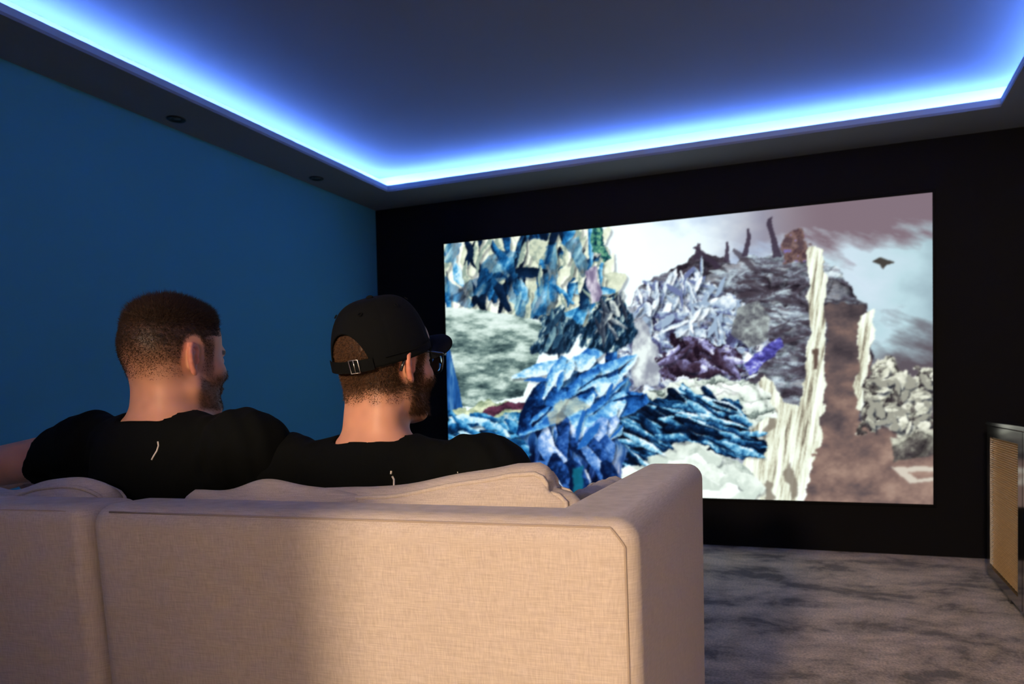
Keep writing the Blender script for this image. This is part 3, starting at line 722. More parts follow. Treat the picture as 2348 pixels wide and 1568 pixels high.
cushion('back_cushion', 'piped sand linen back cushion pressed down behind the man in the cap', (2.455, -3.425, 0.40), RZ, 0.02, 0.50, 0.345, 0.09,
        topf=lambda x: 0.045*max(0, min(1, (x+0.12)/0.28))**1.3-0.012, group='back cushions of the sofa', seed=2, crumple=0.003)
cushion('back_cushion', 'sand linen back cushion bulging up between the two men', (2.165, -3.470, 0.40), RZ, 0.02, 0.42, 0.335, 0.08,
        topf=lambda x: 0.024*math.exp(-((x-0.01)/0.10)**2)-0.012, pipe=False, group='back cushions of the sofa', seed=5)
cushion('back_cushion', 'sand linen back cushion with a creased corner under the outstretched arm', (1.60, -3.49, 0.40), RZ, 0.02, 0.42, 0.33, 0.08,
        topf=lambda x: 0.028*math.exp(-((x-0.075)/0.075)**2)-0.01, group='back cushions of the sofa', seed=9, crumple=0.009)
cushion('throw_cushion', 'small sand cushion whose tip shows above the sofa armrest', (2.60, -3.03, 0.42), RZ+PI/2, 0.12, 0.34, 0.285, 0.10, pipe=True, seed=4)

# ------------------------------------------------------------------ organic shapes: signed-distance fields meshed with surface nets
class Field:
    def __init__(s, xs, ys, zs):
        s.ax = [np.asarray(a, np.float32) for a in (xs, ys, zs)]
        s.F = np.full(tuple(len(a) for a in s.ax), 1.0, np.float32)
    def sub(s, lo, hi):
        sl = []
        for a, l, h in zip(s.ax, lo, hi):
            i = max(0, np.searchsorted(a, l)-1); j = min(len(a), np.searchsorted(a, h)+1)
            if j <= i: return None
            sl.append(slice(i, j))
        g = np.meshgrid(*[a[q] for a, q in zip(s.ax, sl)], indexing='ij', sparse=True)
        return tuple(sl), g
    def put(s, lo, hi, fn, k=0.0, op='add', mar=0.045):
        q = s.sub([l-mar for l in lo], [h+mar for h in hi])
        if q is None: return
        sl, (x, y, z) = q
        d = fn(x, y, z).astype(np.float32); a = s.F[sl]
        if op == 'add':
            if k > 0:
                h = np.clip(.5+.5*(a-d)/k, 0, 1); s.F[sl] = a*(1-h)+d*h-k*h*(1-h)
            else: s.F[sl] = np.minimum(a, d)
        else:
            if k > 0:
                h = np.clip(.5-.5*(a+d)/k, 0, 1); s.F[sl] = a*(1-h)-d*h+k*h*(1-h)
            else: s.F[sl] = np.maximum(a, -d)

def surfnets(F, ax):
    s = F < 0
    n = [k-1 for k in F.shape]
    cnt = np.zeros(n, np.int8)
    for i in (0, 1):
        for j in (0, 1):
            for k in (0, 1): cnt += s[i:n[0]+i, j:n[1]+j, k:n[2]+k]
    ids = np.argwhere((cnt > 0) & (cnt < 8))
    idx = np.full(n, -1, np.int64); idx[tuple(ids.T)] = np.arange(len(ids))
    acc = np.zeros((len(ids), 3)); c = np.zeros(len(ids))
    I = ids
    for a in range(3):
        b, d = (a+1) % 3, (a+2) % 3
        for p in (0, 1):
            for q in (0, 1):
                o = np.zeros(3, int); o[b] = p; o[d] = q
                e = o.copy(); e[a] = 1
                f0 = F[tuple((I+o).T)].astype(float); f1 = F[tuple((I+e).T)].astype(float)
                m = (f0 < 0) != (f1 < 0)
                t = np.where(m, f0/np.where(m, f0-f1, 1), 0)
                v = np.zeros((len(ids), 3)); v += o; v[:, a] += t
                acc[m] += v[m]; c[m] += 1
    P = I+acc/c[:, None]
    V = np.stack([np.interp(P[:, a], np.arange(len(ax[a])), ax[a]) for a in range(3)], -1)
    Q = []
    for a in range(3):
        b, d = (a+1) % 3, (a+2) % 3
        s0 = np.moveaxis(s, (a, b, d), (0, 1, 2)); ix = np.moveaxis(idx, (a, b, d), (0, 1, 2))
        A = s0[:-1, 1:-1, 1:-1]; B = s0[1:, 1:-1, 1:-1]
        for flip, mk in ((False, A & ~B), (True, ~A & B)):
            e = np.argwhere(mk)
            if len(e) == 0: continue
            i, j, k = e[:, 0], e[:, 1]+1, e[:, 2]+1
            q = np.stack([ix[i, j-1, k-1], ix[i, j, k-1], ix[i, j, k], ix[i, j-1, k]], -1)
            q = q[(q >= 0).all(1)]
            Q.append(q[:, ::-1] if flip else q)
    return V, np.concatenate(Q)

def vnormals(V, Q):
    n = np.cross(V[Q[:, 2]]-V[Q[:, 0]], V[Q[:, 3]]-V[Q[:, 1]])
    N = np.zeros_like(V)
    for k in range(4): np.add.at(N, Q[:, k], n)
    return N/np.maximum(np.linalg.norm(N, axis=1), 1e-12)[:, None]

def relax(V, Q, it=1, w=0.5):
    for _ in range(it):
        S = np.zeros_like(V); c = np.zeros(len(V))
        for k in range(4):
            a, b = Q[:, k], Q[:, (k+1) % 4]
            np.add.at(S, a, V[b]); np.add.at(S, b, V[a]); np.add.at(c, a, 1); np.add.at(c, b, 1)
        V = V*(1-w)+w*S/np.maximum(c, 1)[:, None]
    return V

def np_mesh(name, V, Q, cols=None):
    me = bpy.data.meshes.new(name)
    me.vertices.add(len(V)); me.vertices.foreach_set('co', np.asarray(V, np.float32).ravel())
    me.loops.add(Q.size); me.loops.foreach_set('vertex_index', Q.astype(np.int32).ravel())
    me.polygons.add(len(Q)); me.polygons.foreach_set('loop_start', np.arange(0, Q.size, Q.shape[1], dtype=np.int32))
    me.polygons.foreach_set('loop_total', np.full(len(Q), Q.shape[1], np.int32))
    me.polygons.foreach_set('use_smooth', np.ones(len(Q), bool))
    me.update(calc_edges=True); me.validate()
    if cols is not None: set_col(me, cols)
    return me

def ell(c, r, R=None, k=0.02, op='add'):
    c = np.array(c, float); r = np.array(r, float); m = r.max()
    def fn(x, y, z):
        px, py, pz = x-c[0], y-c[1], z-c[2]
        if R is not None:
            px, py, pz = (R[0][0]*px+R[1][0]*py+R[2][0]*pz, R[0][1]*px+R[1][1]*py+R[2][1]*pz, R[0][2]*px+R[1][2]*py+R[2][2]*pz)
        k0 = np.sqrt((px/r[0])**2+(py/r[1])**2+(pz/r[2])**2); k1 = np.sqrt((px/r[0]**2)**2+(py/r[1]**2)**2+(pz/r[2]**2)**2)
        return k0*(k0-1)/np.maximum(k1, 1e-6)
    return (c-m, c+m, fn, k, op)

def rc(a, b, ra, rb=None, k=0.02, op='add'):
    a = np.array(a, float); b = np.array(b, float); rb = ra if rb is None else rb; d = b-a; dd = d@d; m = max(ra, rb)
    def fn(x, y, z):
        px, py, pz = x-a[0], y-a[1], z-a[2]
        t = np.clip((px*d[0]+py*d[1]+pz*d[2])/dd, 0, 1)
        return np.sqrt((px-t*d[0])**2+(py-t*d[1])**2+(pz-t*d[2])**2)-(ra+(rb-ra)*t)
    return (np.minimum(a, b)-m, np.maximum(a, b)+m, fn, k, op)

def rotm(rx=0, ry=0, rz=0):
    return np.array((Matrix.Rotation(rz, 3, 'Z') @ Matrix.Rotation(ry, 3, 'Y') @ Matrix.Rotation(rx, 3, 'X')))

def head_prims(c):
    """a head about its ear centre; +y is the face. c: options"""
    P = []
    jw = c.get('jaw', 1.0)
    P += [ell((0, -.010, .040), (.0765, .0950, .088*c.get('crown', 1)), k=.0), ell((0, -.046, .012), (.066, .050, .062), k=.03), ell((0, .038, .045), (.064, .052, .060*c.get('crown', 1)**2), k=.03),
          ell((0, .040, -.030), (.060*jw, .052, .072), k=.03), ell((0, .030, -.076), (.054*jw, .052, .042), k=.025), ell((0, .074, -.104), (.026*jw, .022, .021), k=.02),
          rc((.052*jw, .0, -.060), (.030*jw, .066, -.102), .018, .016, k=.02), rc((-.052*jw, .0, -.064), (-.030*jw, .066, -.102), .018, .016, k=.02),
          ell((.044, .058, -.026), (.022, .026, .022), k=.02), ell((-.044, .058, -.026), (.022, .026, .022), k=.02),
          rc((-.036, .083, .018), (.036, .083, .018), .011, .011, k=.012),
          ell((.031, .098, .001), (.015, .014, .011), k=.012, op='sub'), ell((-.031, .098, .001), (.015, .014, .011), k=.012, op='sub'),
          ell((.031, .081, .000), (.0125, .0125, .0125), k=.002), ell((-.031, .081, .000), (.0125, .0125, .0125), k=.002),
          rc((0, .091, .012), (0, .115, -.030), .0085, .0125, k=.012), ell((.0115, .103, -.034), (.009, .010, .008), k=.006), ell((-.0115, .103, -.034), (.009, .010, .008), k=.006),
          ell((0, .088, -.060), (.026, .014, .016), k=.012), rc((-.017, .096, -.0585), (.017, .096, -.0585), .005, k=.006), rc((-.015, .095, -.068), (.015, .095, -.068), .0058, k=.006)]
    nk = c.get('neck', .060)
    P += [rc((0, -.016, -.040), (0, -.034, -.175), nk, nk*1.06, k=.035), rc((.030, -.044, -.04), (.036, -.052, -.16), .020, .024, k=.03), rc((-.030, -.044, -.04), (-.036, -.052, -.16), .020, .024, k=.03)]
    for s in (1, -1):
        e0 = np.array((s*.0765, -.012, -.002+c.get('ear_dz', 0))); fl = c.get('flare', 0.50)
        eb = np.array((s*math.sin(fl), -math.cos(fl), 0.10)); eb /= np.linalg.norm(eb)
        eu = np.array((0, -.16, .987)); eu -= eb*(eu@eb); eu /= np.linalg.norm(eu)
        en = np.cross(eb, eu)*s*-1
        if en[0]*s < 0: en = -en
        Sz = c.get('ear', 1.06)
        q = lambda a, b, o=0: e0+Sz*(a*eb+b*eu+o*en)
        R = np.stack([eb, eu, en], 1)
        P.append(ell(q(.008, .002, -.001), (.0135*Sz, .027*Sz, .0045), R, k=.006))
        P.append(ell(q(-.001, -.004, -.006), (.010, .018, .008), R, k=.008))
        hx = [(-.005, .004, .001), (-.0055, .018, .002), (-.002, .0270, .003), (.0060, .0300, .0035), (.0160, .0295, .004), (.0215, .021, .005), (.0215, .007, .005), (.0175, -.008, .004), (.0115, -.020, .003), (.006, -.027, .002)]
        for a, b in zip(hx[:-1], hx[1:]): P.append(rc(q(*a), q(*b), .0047, k=.0025))
        for a, b in (((.0105, .018, .003), (.0115, .004, .004)), ((.0115, .004, .004), (.0075, -.011, .003))): P.append(rc(q(*a), q(*b), .0034, k=.003))
        P.append(ell(q(.0025, -.0285, .0015), (.0075, .0085, .0045), R, k=.006))
        P.append(ell(q(-.0065, -.004, .003), (.004, .006, .0045), R, k=.003))
        P.append(ell(q(.003, -.002, .006), (.0062, .0105, .0068), R, k=.003, op='sub'))
    return P

def xform(prims, R, s, t):
    """rotate, scale and move a list of primitives"""
    out = []
    Rt = np.asarray(R)
    for lo, hi, fn, k, op in prims:
        cs = np.array([[x, y, z] for x in (lo[0], hi[0]) for y in (lo[1], hi[1]) for z in (lo[2], hi[2])])@Rt.T*s+t
        def f2(x, y, z, fn=fn):
            px, py, pz = (x-t[0])/s, (y-t[1])/s, (z-t[2])/s
            return fn(Rt[0][0]*px+Rt[1][0]*py+Rt[2][0]*pz, Rt[0][1]*px+Rt[1][1]*py+Rt[2][1]*pz, Rt[0][2]*px+Rt[1][2]*py+Rt[2][2]*pz)*s
        out.append((cs.min(0), cs.max(0), f2, k*s, op))
    return out

def hand_prims(wr, d, up, side, s=1.0, curl=0.5):
    """five-fingered relaxed hand at wrist wr, pointing d, back of the hand up; side=+1 puts the thumb along d x up"""
    wr = np.array(wr, float); d = np.array(d, float); d /= np.linalg.norm(d); up = np.array(up, float); up -= d*(up@d); up /= np.linalg.norm(up)
    lat = np.cross(d, up)*side
    P = [rc(wr+d*.0, wr+d*.03, .024*s, .026*s, k=.015)]
    pal = [(.030, .028), (.010, .029), (-.010, .028), (-.029, .025)]
    ln = [(.040, .024, .020), (.045, .028, .021), (.041, .026, .021), (.032, .020, .018)]
    for (l, q), L in zip(pal, ln):
        k0 = wr+d*.085*s+lat*l*s
        P.append(rc(wr+d*.02*s+lat*l*.6*s, k0, .0150*s, .0115*s, k=.012))
        a = curl*.5; p = k0
        for j, seg in enumerate(L):
            v = d*math.cos(a)-up*math.sin(a); n = p+v*seg*s
            P.append(rc(p, n, (.0095-.0008*j)*s, (.0088-.0010*j)*s, k=.002)); p = n; a += curl*.6
    t0 = wr+d*.022*s+lat*.022*s; t1 = t0+(d*.6+lat*.75-up*.2)*.040*s; t2 = t1+(d*.85+lat*.35-up*.25)*.032*s; t3 = t2+(d*.95+lat*.1-up*.2)*.025*s
    P += [rc(t0, t1, .016*s, .012*s, k=.012), rc(t1, t2, .0115*s, .0100*s, k=.002), rc(t2, t3, .0100*s, .0080*s, k=.002)]
    return P

def axis_grid(lo, hi, fine, coarse, f0, f1):
    """grid line positions, fine between f0 and f1"""
    a = list(np.arange(lo, f0, coarse))+list(np.arange(f0, f1, fine))+list(np.arange(f1, hi+coarse, coarse))
    return np.array(a)

M_skin = attr_mat('skin', 0.5, 0.4, sss=0.12, bump=0.10, bscale=700)
M_hair = attr_mat('short_brown_hair', 0.6, 0.25)
M_shirt = mat('black_cotton_jersey', (0.0042, 0.005, 0.0046), 0.95, spec=0.08, noise=0.25, nscale=500, bump=0.15, bscale=900, bdist=0.0006)
M_denim = mat('dark_denim', (0.02, 0.025, 0.04), 0.9, spec=0.1)
M_shoe = mat('dark_shoe_leather', (0.02, 0.02, 0.02), 0.5)
M_print = mat('white_shirt_print', (0.80, 0.74, 0.64), 0.7)
M_cap = mat('black_cap_twill', (0.004, 0.0048, 0.0048), 0.9, spec=0.12, noise=0.2, nscale=600, bump=0.2, bscale=1100, bdist=0.0005)
M_steel = mat('worn_steel', (0.6, 0.58, 0.55), 0.3, metal=1.0)
M_acet = mat('black_acetate', (0.012, 0.014, 0.016), 0.18, spec=0.7)

SKIN = np.array(lin(214, 156, 124)); SKIN_RED = np.array(lin(206, 120, 100)); HAIR = np.array(lin(34, 25, 19)); HAIR2 = np.array(lin(112, 78, 50)); BEARD = np.array(lin(84, 58, 40))

def sstep(a, b, x): t = np.clip((x-a)/(b-a), 0, 1); return t*t*(3-2*t)
def n3(V, s, seed=0):
    return vnoise(V[:, 0]*s+seed+100, V[:, 1]*s+V[:, 2]*s*.7+100, 200+seed)*.5+vnoise(V[:, 2]*s+100, V[:, 0]*s-V[:, 1]*s*.6+100, 300+seed)*.5

def strands(name, root, nrm, length, direction, width, cols, m, parent):
    """three-sided tapering hairs"""
    n = len(root)
    t = nrm*0.45+direction; t /= np.linalg.norm(t, axis=1)[:, None]
    a = np.cross(t, rng.normal(size=(n, 3))); a /= np.linalg.norm(a, axis=1)[:, None]; b = np.cross(t, a)
    V = np.zeros((n, 4, 3))
    for k in range(3):
        V[:, k] = root-nrm*0.0006+(a*math.cos(2*PI*k/3)+b*math.sin(2*PI*k/3))*width[:, None]
    V[:, 3] = root+t*length[:, None]
    i = np.arange(n)*4
    Q = np.concatenate([np.stack([i, i+1, i+3], -1), np.stack([i+1, i+2, i+3], -1), np.stack([i+2, i, i+3], -1)])
    me = np_mesh(name, V.reshape(-1, 3), Q, np.repeat(cols, 4, 0))
    return link(name, me, m, parent)

def person(label, loc, floor_z, cfg):
    """a seated figure about its head centre (local origin); faces +y"""
    root = thing('person', label, 'person', loc)
    HR = rotm(*cfg.get('hrot', (0, 0, 0))); hs = cfg['hs']
    zf = floor_z-loc[2]
    HP = xform(head_prims(cfg), HR, hs, np.zeros(3))
    sh = cfg['shoulder']; sw_ = cfg['sw']
    tz = sh
    torso = [ell((0, -.046, tz-.075), (.160, .075, .120), k=.0), ell((0, .000, tz-.11), (.185, .105, .150), k=.05), ell((0, .075, tz-.28), (.165, .120, .170), k=.06), ell((0, .17, zf+.52), (.175, .145, .115), k=.06)]
    for s in (1, -1):
        torso.append(rc((s*.020, -.040, tz-.026), (s*(sw_-.045), -.035, tz-.010), .044, .041, k=.03))
        torso.append(ell((s*sw_, -.025, tz-.030), (.060, .060, .060), k=.045))
    arms, hands = [], []
    for s, el, wr_, hd, hu in cfg['arms']:
        S0 = (s*sw_, -.025, tz-.035)
        arms += [rc(S0, el, .054, .042, k=.03), rc(el, wr_, .044, .027, k=.012)]
        hands += hand_prims(wr_, hd, hu, s*cfg.get('thumb', 1), 0.98, 0.7)
    hipz = zf+.52; kneez = zf+.49
    legs = []
    for s in (1, -1):
        legs += [rc((s*.095, .19, hipz-.01), (s*.14, .60, kneez), .086, .062, k=.03), rc((s*.14, .60, kneez), (s*.15, .64, zf+.09), .060, .042, k=.02)]
    feet = []
    for s in (1, -1):
        feet += [rc((s*.15, .62, zf+.052), (s*.175, .80, zf+.040), .046, .036, k=.03), rc((s*.15, .60, zf+.040), (s*.15, .63, zf+.10), .040, .045, k=.03)]
    allp = HP+[(lo, hi, f, (.03 if i == 0 else k), op) for i, (lo, hi, f, k, op) in enumerate(torso)]+arms+hands+legs
    lo = np.min([p[0] for p in allp], 0)-.03; hi = np.max([p[1] for p in allp], 0)+.03
    fx = .0024
    F = Field(axis_grid(lo[0], hi[0], fx, .008, -.115, .115), axis_grid(lo[1], hi[1], fx, .0075, -.125, .145), axis_grid(lo[2], hi[2], fx, .008, -.20, .150))
    for p in allp: F.put(*p)
    V, Q = surfnets(F.F, F.ax)
    V = relax(V, Q, 1, .35)
    N = vnormals(V, Q)
    L = (V@HR)/hs                                    # head-space coordinates
    hn = n3(L, 60, 1); hn2 = n3(L, 240, 2)
    x, y, z = L[:, 0], L[:, 1], L[:, 2]
    col = np.tile(SKIN, (len(V), 1))*(0.92+0.16*hn[:, None])
    def blend(mask, c):
        nonlocal col
        mask = np.clip(mask, 0, 1)[:, None]; col = col*(1-mask)+np.asarray(c)*mask
    ear = sstep(.074, .080, np.abs(x))*sstep(-.05, -.03, z)*sstep(.045, .03, z)*sstep(-.06, -.04, y)*sstep(.03, .015, y)
    blend(ear*.65, SKIN_RED)
    # scalp: density 1 on the crown fading out towards the nape and the temples
    hl = cfg['hair']
    nape = hl['nape']+.012*(hn-.5)*2; top = hl['full']
    front = .066-.5*np.clip(np.abs(x)-.045, 0, 1)-0.0
    dens = sstep(nape, top, z+.10*np.clip(-y-.02, 0, .08))*sstep(front+.012, front-.010, y-.55*np.clip(z-.075, 0, .06))
    around = (np.sqrt(((y+.012)/.026)**2+((z-.002)/.042)**2))
    dens *= sstep(.95, 1.25, around+(np.abs(x) < .06)*2)
    side = sstep(.070, .045, y+.0*z)                     # sideburn edge
    dens *= np.where(z < .05, sstep(.048, .008, y), 1)*1.0
    dens *= (z > -.12)
    blend(dens**.8*(.80+.25*hn2), HAIR*.7*np.clip(dens, .0, 1)[:, None]+HAIR2*np.clip(1-dens, 0, 1)[:, None])
    # beard: jaw, chin and upper lip
    jaw = sstep(-.018, -.05, z-.25*(y-.04))*sstep(-.125, -.112, z)*sstep(-.012, .014, y)*sstep(.02, .05, np.abs(x)+y)*(np.linalg.norm(L[:, :2], axis=1) > .035)
    jaw *= sstep(-.110, -.100, z-.0*y)
    lip = (np.abs(x) < .02)*(z > -.073)*(z < -.054)*(y > .09)
    burn = sstep(.018, .026, y)*sstep(.046, .036, y)*sstep(-.06, -.03, z)*sstep(.06, .03, z)*(np.abs(x) > .05)
    bd = np.maximum(jaw, burn*.75)*cfg['beard']
    blend(bd*(.75+.3*hn2)*(1-lip), BEARD)
    blend(lip*.8, lin(170, 95, 85))
    eyew = (((np.abs(x)-.031)/.013)**2+((z)/.0065)**2 < 1)*(y > .086); blend(eyew, lin(215, 210, 205))
    iris = (((np.abs(x)-.031)/.006)**2+((z)/.006)**2 < 1)*(y > .086); blend(iris, lin(40, 50, 60))
    brow = (np.abs(np.abs(x)-.034) < .020)*(np.abs(z-.019-.1*(.034-np.abs(x))) < .0045)*(y > .075); blend(brow*.85, HAIR)
    for q in cfg.get('moles', ()):
        d = np.linalg.norm(V-np.array(q), axis=1); blend(sstep(.0035, .0018, d), lin(70, 38, 28))
    body = link('body', np_mesh('body', V, Q, col), M_skin, root)
    # hair
    ok = dens > .12
    if hl.get('under_cap'): ok &= (z < .008+.30*y) | ((y < -.07) & (np.abs(x) < .05) & (z < .045))
    cand = np.where(ok)[0]
    if len(cand):
        k = hl['n']; pick = rng.choice(cand, k, p=dens[cand]/dens[cand].sum())
        jit = rng.normal(size=(k, 3))*.0012
        zz = z[pick]; d = dens[pick]
        ln = (hl['side']+(hl['top']-hl['side'])*sstep(.055, .098, zz))*(.55+.45*d)*rng.uniform(.6, 1.1, k)*hs
        comb = np.zeros((k, 3)); comb[:, 1] = .30*sstep(.03, .10, zz); comb[:, 2] = -.35*(1-sstep(.03, .10, zz))+.55*sstep(.05, .1, zz)*sstep(.02, .06, y[pick])
        dirn = comb@HR.T+rng.normal(size=(k, 3))*.34
        cc = HAIR+(HAIR2-HAIR)*rng.random((k, 1))*hl.get('light', .5)
        strands('hair', V[pick]+jit, N[pick], ln, dirn, rng.uniform(.00035, .0006, k)*hs, cc, M_hair, root)
    cand = np.where((bd > .3) & ~lip.astype(bool))[0]
    if len(cand):
        k = cfg['beard_n']; pick = rng.choice(cand, k, p=bd[cand]/bd[cand].sum())
        dirn = np.tile(np.array((0, .15, -.7)), (k, 1))@HR.T+rng.normal(size=(k, 3))*.3
        cc = BEARD*.8+(HAIR2*1.1-BEARD*.8)*rng.random((k, 1))
        strands('beard', V[pick]+rng.normal(size=(k, 3))*.001, N[pick], rng.uniform(.5, 1.1, k)*cfg['beard_len'], dirn, np.full(k, .0004), cc, M_hair, root)
    # T-shirt: the torso and upper arms let out, cut at neckline, hems and waist
    F = Field(np.arange(lo[0], hi[0], .0055), np.arange(lo[1], hi[1], .0055), np.arange(zf+.40, tz+.11, .0055))
    sp = torso[:]+[(l, h, f, .045, op) for (l, h, f, k, op) in arms]
    for p in sp: F.put(*p, mar=.06)
    X, Y, Z = np.meshgrid(*F.ax, indexing='ij', sparse=True)
    wr = .0022*np.sin(38*X+30*Z+14*np.sin(9*Y+4*X))+.0016*np.sin(70*Z-22*X+6*np.sin(20*X))
    wr = wr*np.clip((np.abs(X)-.08)/.08, .15, 1)
    G = F.F-.011-wr
    for s in (1, -1):                                 # raised shoulder seam where the sleeve is set in
        ss = np.abs(X-s*(sw_+.012)-.25*(Z-tz)*s)
        G = G-.0028*np.exp(-(ss/.005)**2)
    ny, nz = cfg['neckline']
    cut = np.maximum(np.sqrt((X/(cfg['neck_r']))**2+((Y+.042)/(cfg['neck_r']*1.05))**2)-1, 0)*.07
    inn = np.where(Z > nz-.42*(Y+.10)+cfg.get('necktilt', 0)*X, 1.0, -1.0)
    zz = (nz-.42*(Y+.10)+cfg.get('necktilt', 0)*X)-Z
    cyl = (np.sqrt(X**2+((Y+.042)/1.05)**2)-cfg['neck_r'])
    G = np.maximum(G, -np.maximum(cyl, zz))
    G = np.maximum(G, zf+.47-Z+.0*X)                  # waist
    for (s, el, wr_, hd, hu), hem in zip(cfg['arms'], cfg['hem']):
        S0 = np.array((s*sw_, -.025, tz-.035)); e = np.array(el); d = (e-S0); ln = np.linalg.norm(d); d /= ln
        d2 = d+np.array(cfg.get('hem_tilt', {}).get(s, (0, 0, 0))); d2 /= np.linalg.norm(d2)
        c = S0+d*ln*hem
        pl = (X-c[0])*d2[0]+(Y-c[1])*d2[1]+(Z-c[2])*d2[2]
        m_ = (np.abs(X) > sw_+.02) | (Z < tz-.16)
        reach = np.sqrt((X-c[0])**2+(Y-c[1])**2+(Z-c[2])**2) < .55
        onarm = (X*s > .10)
        G = np.where(onarm & reach & m_, np.maximum(G, pl*1.0), G)
        # flare the sleeve
    V2, Q2 = surfnets(G.astype(np.float32), F.ax); V2 = relax(V2, Q2, 2, .5)
    shirt = link('t_shirt', np_mesh('t_shirt', V2, Q2), M_shirt, root)
    # trousers and shoes
    F = Field(np.arange(-.32, .33, .008), np.arange(.0, .95, .008), np.arange(zf, zf+.70, .008))
    for p in [torso[3]]+legs: F.put(p[0], p[1], p[2], .04, p[4], mar=.06)
    X, Y, Z = np.meshgrid(*F.ax, indexing='ij', sparse=True)
    G = F.F-.012-.002*np.sin(40*Y+20*X); G = np.maximum(G, zf+.075-Z); G = np.maximum(G, Z-(zf+.62))
    V3, Q3 = surfnets(G.astype(np.float32), F.ax); V3 = relax(V3, Q3, 2, .5)
    link('trousers', np_mesh('trousers', V3, Q3), M_denim, root)
    for s in (1, -1):
        F = Field(np.arange(s*.16-.09, s*.16+.09, .006), np.arange(.52, .90, .006), np.arange(zf-.012, zf+.20, .006))
        for p in feet[(0 if s == 1 else 2):(2 if s == 1 else 4)]: F.put(*p, mar=.06)
        X, Y, Z = np.meshgrid(*F.ax, indexing='ij', sparse=True)
        G = np.maximum(F.F-.008, zf+.001-Z)
        V4, Q4 = surfnets(G.astype(np.float32), F.ax)
        link('shoe', np_mesh('shoe', relax(V4, Q4, 1), Q4), M_shoe, root)
    # printed strokes on the back of the shirt, laid on the cloth
    N2 = vnormals(V2, Q2)
    for stroke in cfg['print']:
        pts = []
        for px, pz in stroke[0]:
            d = (V2[:, 0]-px)**2+(V2[:, 2]-pz)**2+np.where(N2[:, 1] < -.1, 0, 1)
            i = np.argsort(d)[:6]; wgt = 1/(d[i]+1e-6); p = (V2[i]*wgt[:, None]).sum(0)/wgt.sum()
            pts.append((px, p[1]-.0012, pz))
        o = tube_obj('shirt_print', pts, stroke[1], M_print, shirt, n=6)
        o['label'] = 'pale printed stroke on the back of the shirt'
    return root, HR, hs

# the man with cropped hair: left arm laid along the sofa back
P1 = (1.750, -3.305, 0.999)
man1, HR1, hs1 = person('man with cropped dark hair in a black T-shirt, arm along the sofa back', P1, 0.0, dict(
    hs=1.04, hrot=(0, 0, math.radians(-5)), shoulder=-.160, sw=.232, neck=.056, jaw=1.05, ear=.92, flare=.30,
    arms=[(-1, (-.53, -.115, -.245), (-.72, .09, -.285), (-.5, 1, -.1), (0, 0, 1)), (1, (.315, .07, -.40), (.14, .30, -.46), (-.6, .8, -.1), (0, .1, 1))],
    hem=(.37, .62), hem_tilt={-1: (0, 0, .5)}, neckline=(0, -.128), neck_r=.078, necktilt=.0,
    hair=dict(nape=-.060, full=.050, n=38000, side=.004, top=.021, light=.35), beard=.85, beard_n=5000, beard_len=.005,
    print=[([(.078, -.172), (.0815, -.180), (.081, -.190), (.075, -.203), (.073, -.208)], .0016)]))

# the man in the cap and glasses
P2 = (2.262, -3.262, 0.976)
man2, HR2, hs2 = person('man in a black cap and glasses sitting by the armrest', P2, 0.0, dict(
    hs=.985, hrot=(0, 0, math.radians(-9)), shoulder=-.190, sw=.240, neck=.054, jaw=.98, ear=.86, flare=.22, ear_dz=-.010, crown=.93,
    arms=[(-1, (-.275, .09, -.42), (-.10, .32, -.44), (.5, .8, -.1), (0, .1, 1)), (1, (.315, .05, -.42), (.14, .30, -.43), (-.6, .8, -.1), (0, .1, 1))],
    hem=(.62, .62), neckline=(0, -.148), neck_r=.076, necktilt=.06,
    hair=dict(nape=-.088, full=-.035, n=22000, side=.006, top=.006, light=1.0, under_cap=True), beard=.8, beard_n=8000, beard_len=.011,
    moles=[(-.035, -.105, -.085), (.0, -.112, -.10), (.05, -.09, -.085), (-.03, -.11, -.125)],
    print=[([(.084, -.204), (.0842, -.2095)], .0018), ([(.087, -.2135), (.091, -.219), (.092, -.226), (.0925, -.233), (.097, -.240)], .0018), ([(.215, -.204), (.2155, -.2065)], .0008)]))

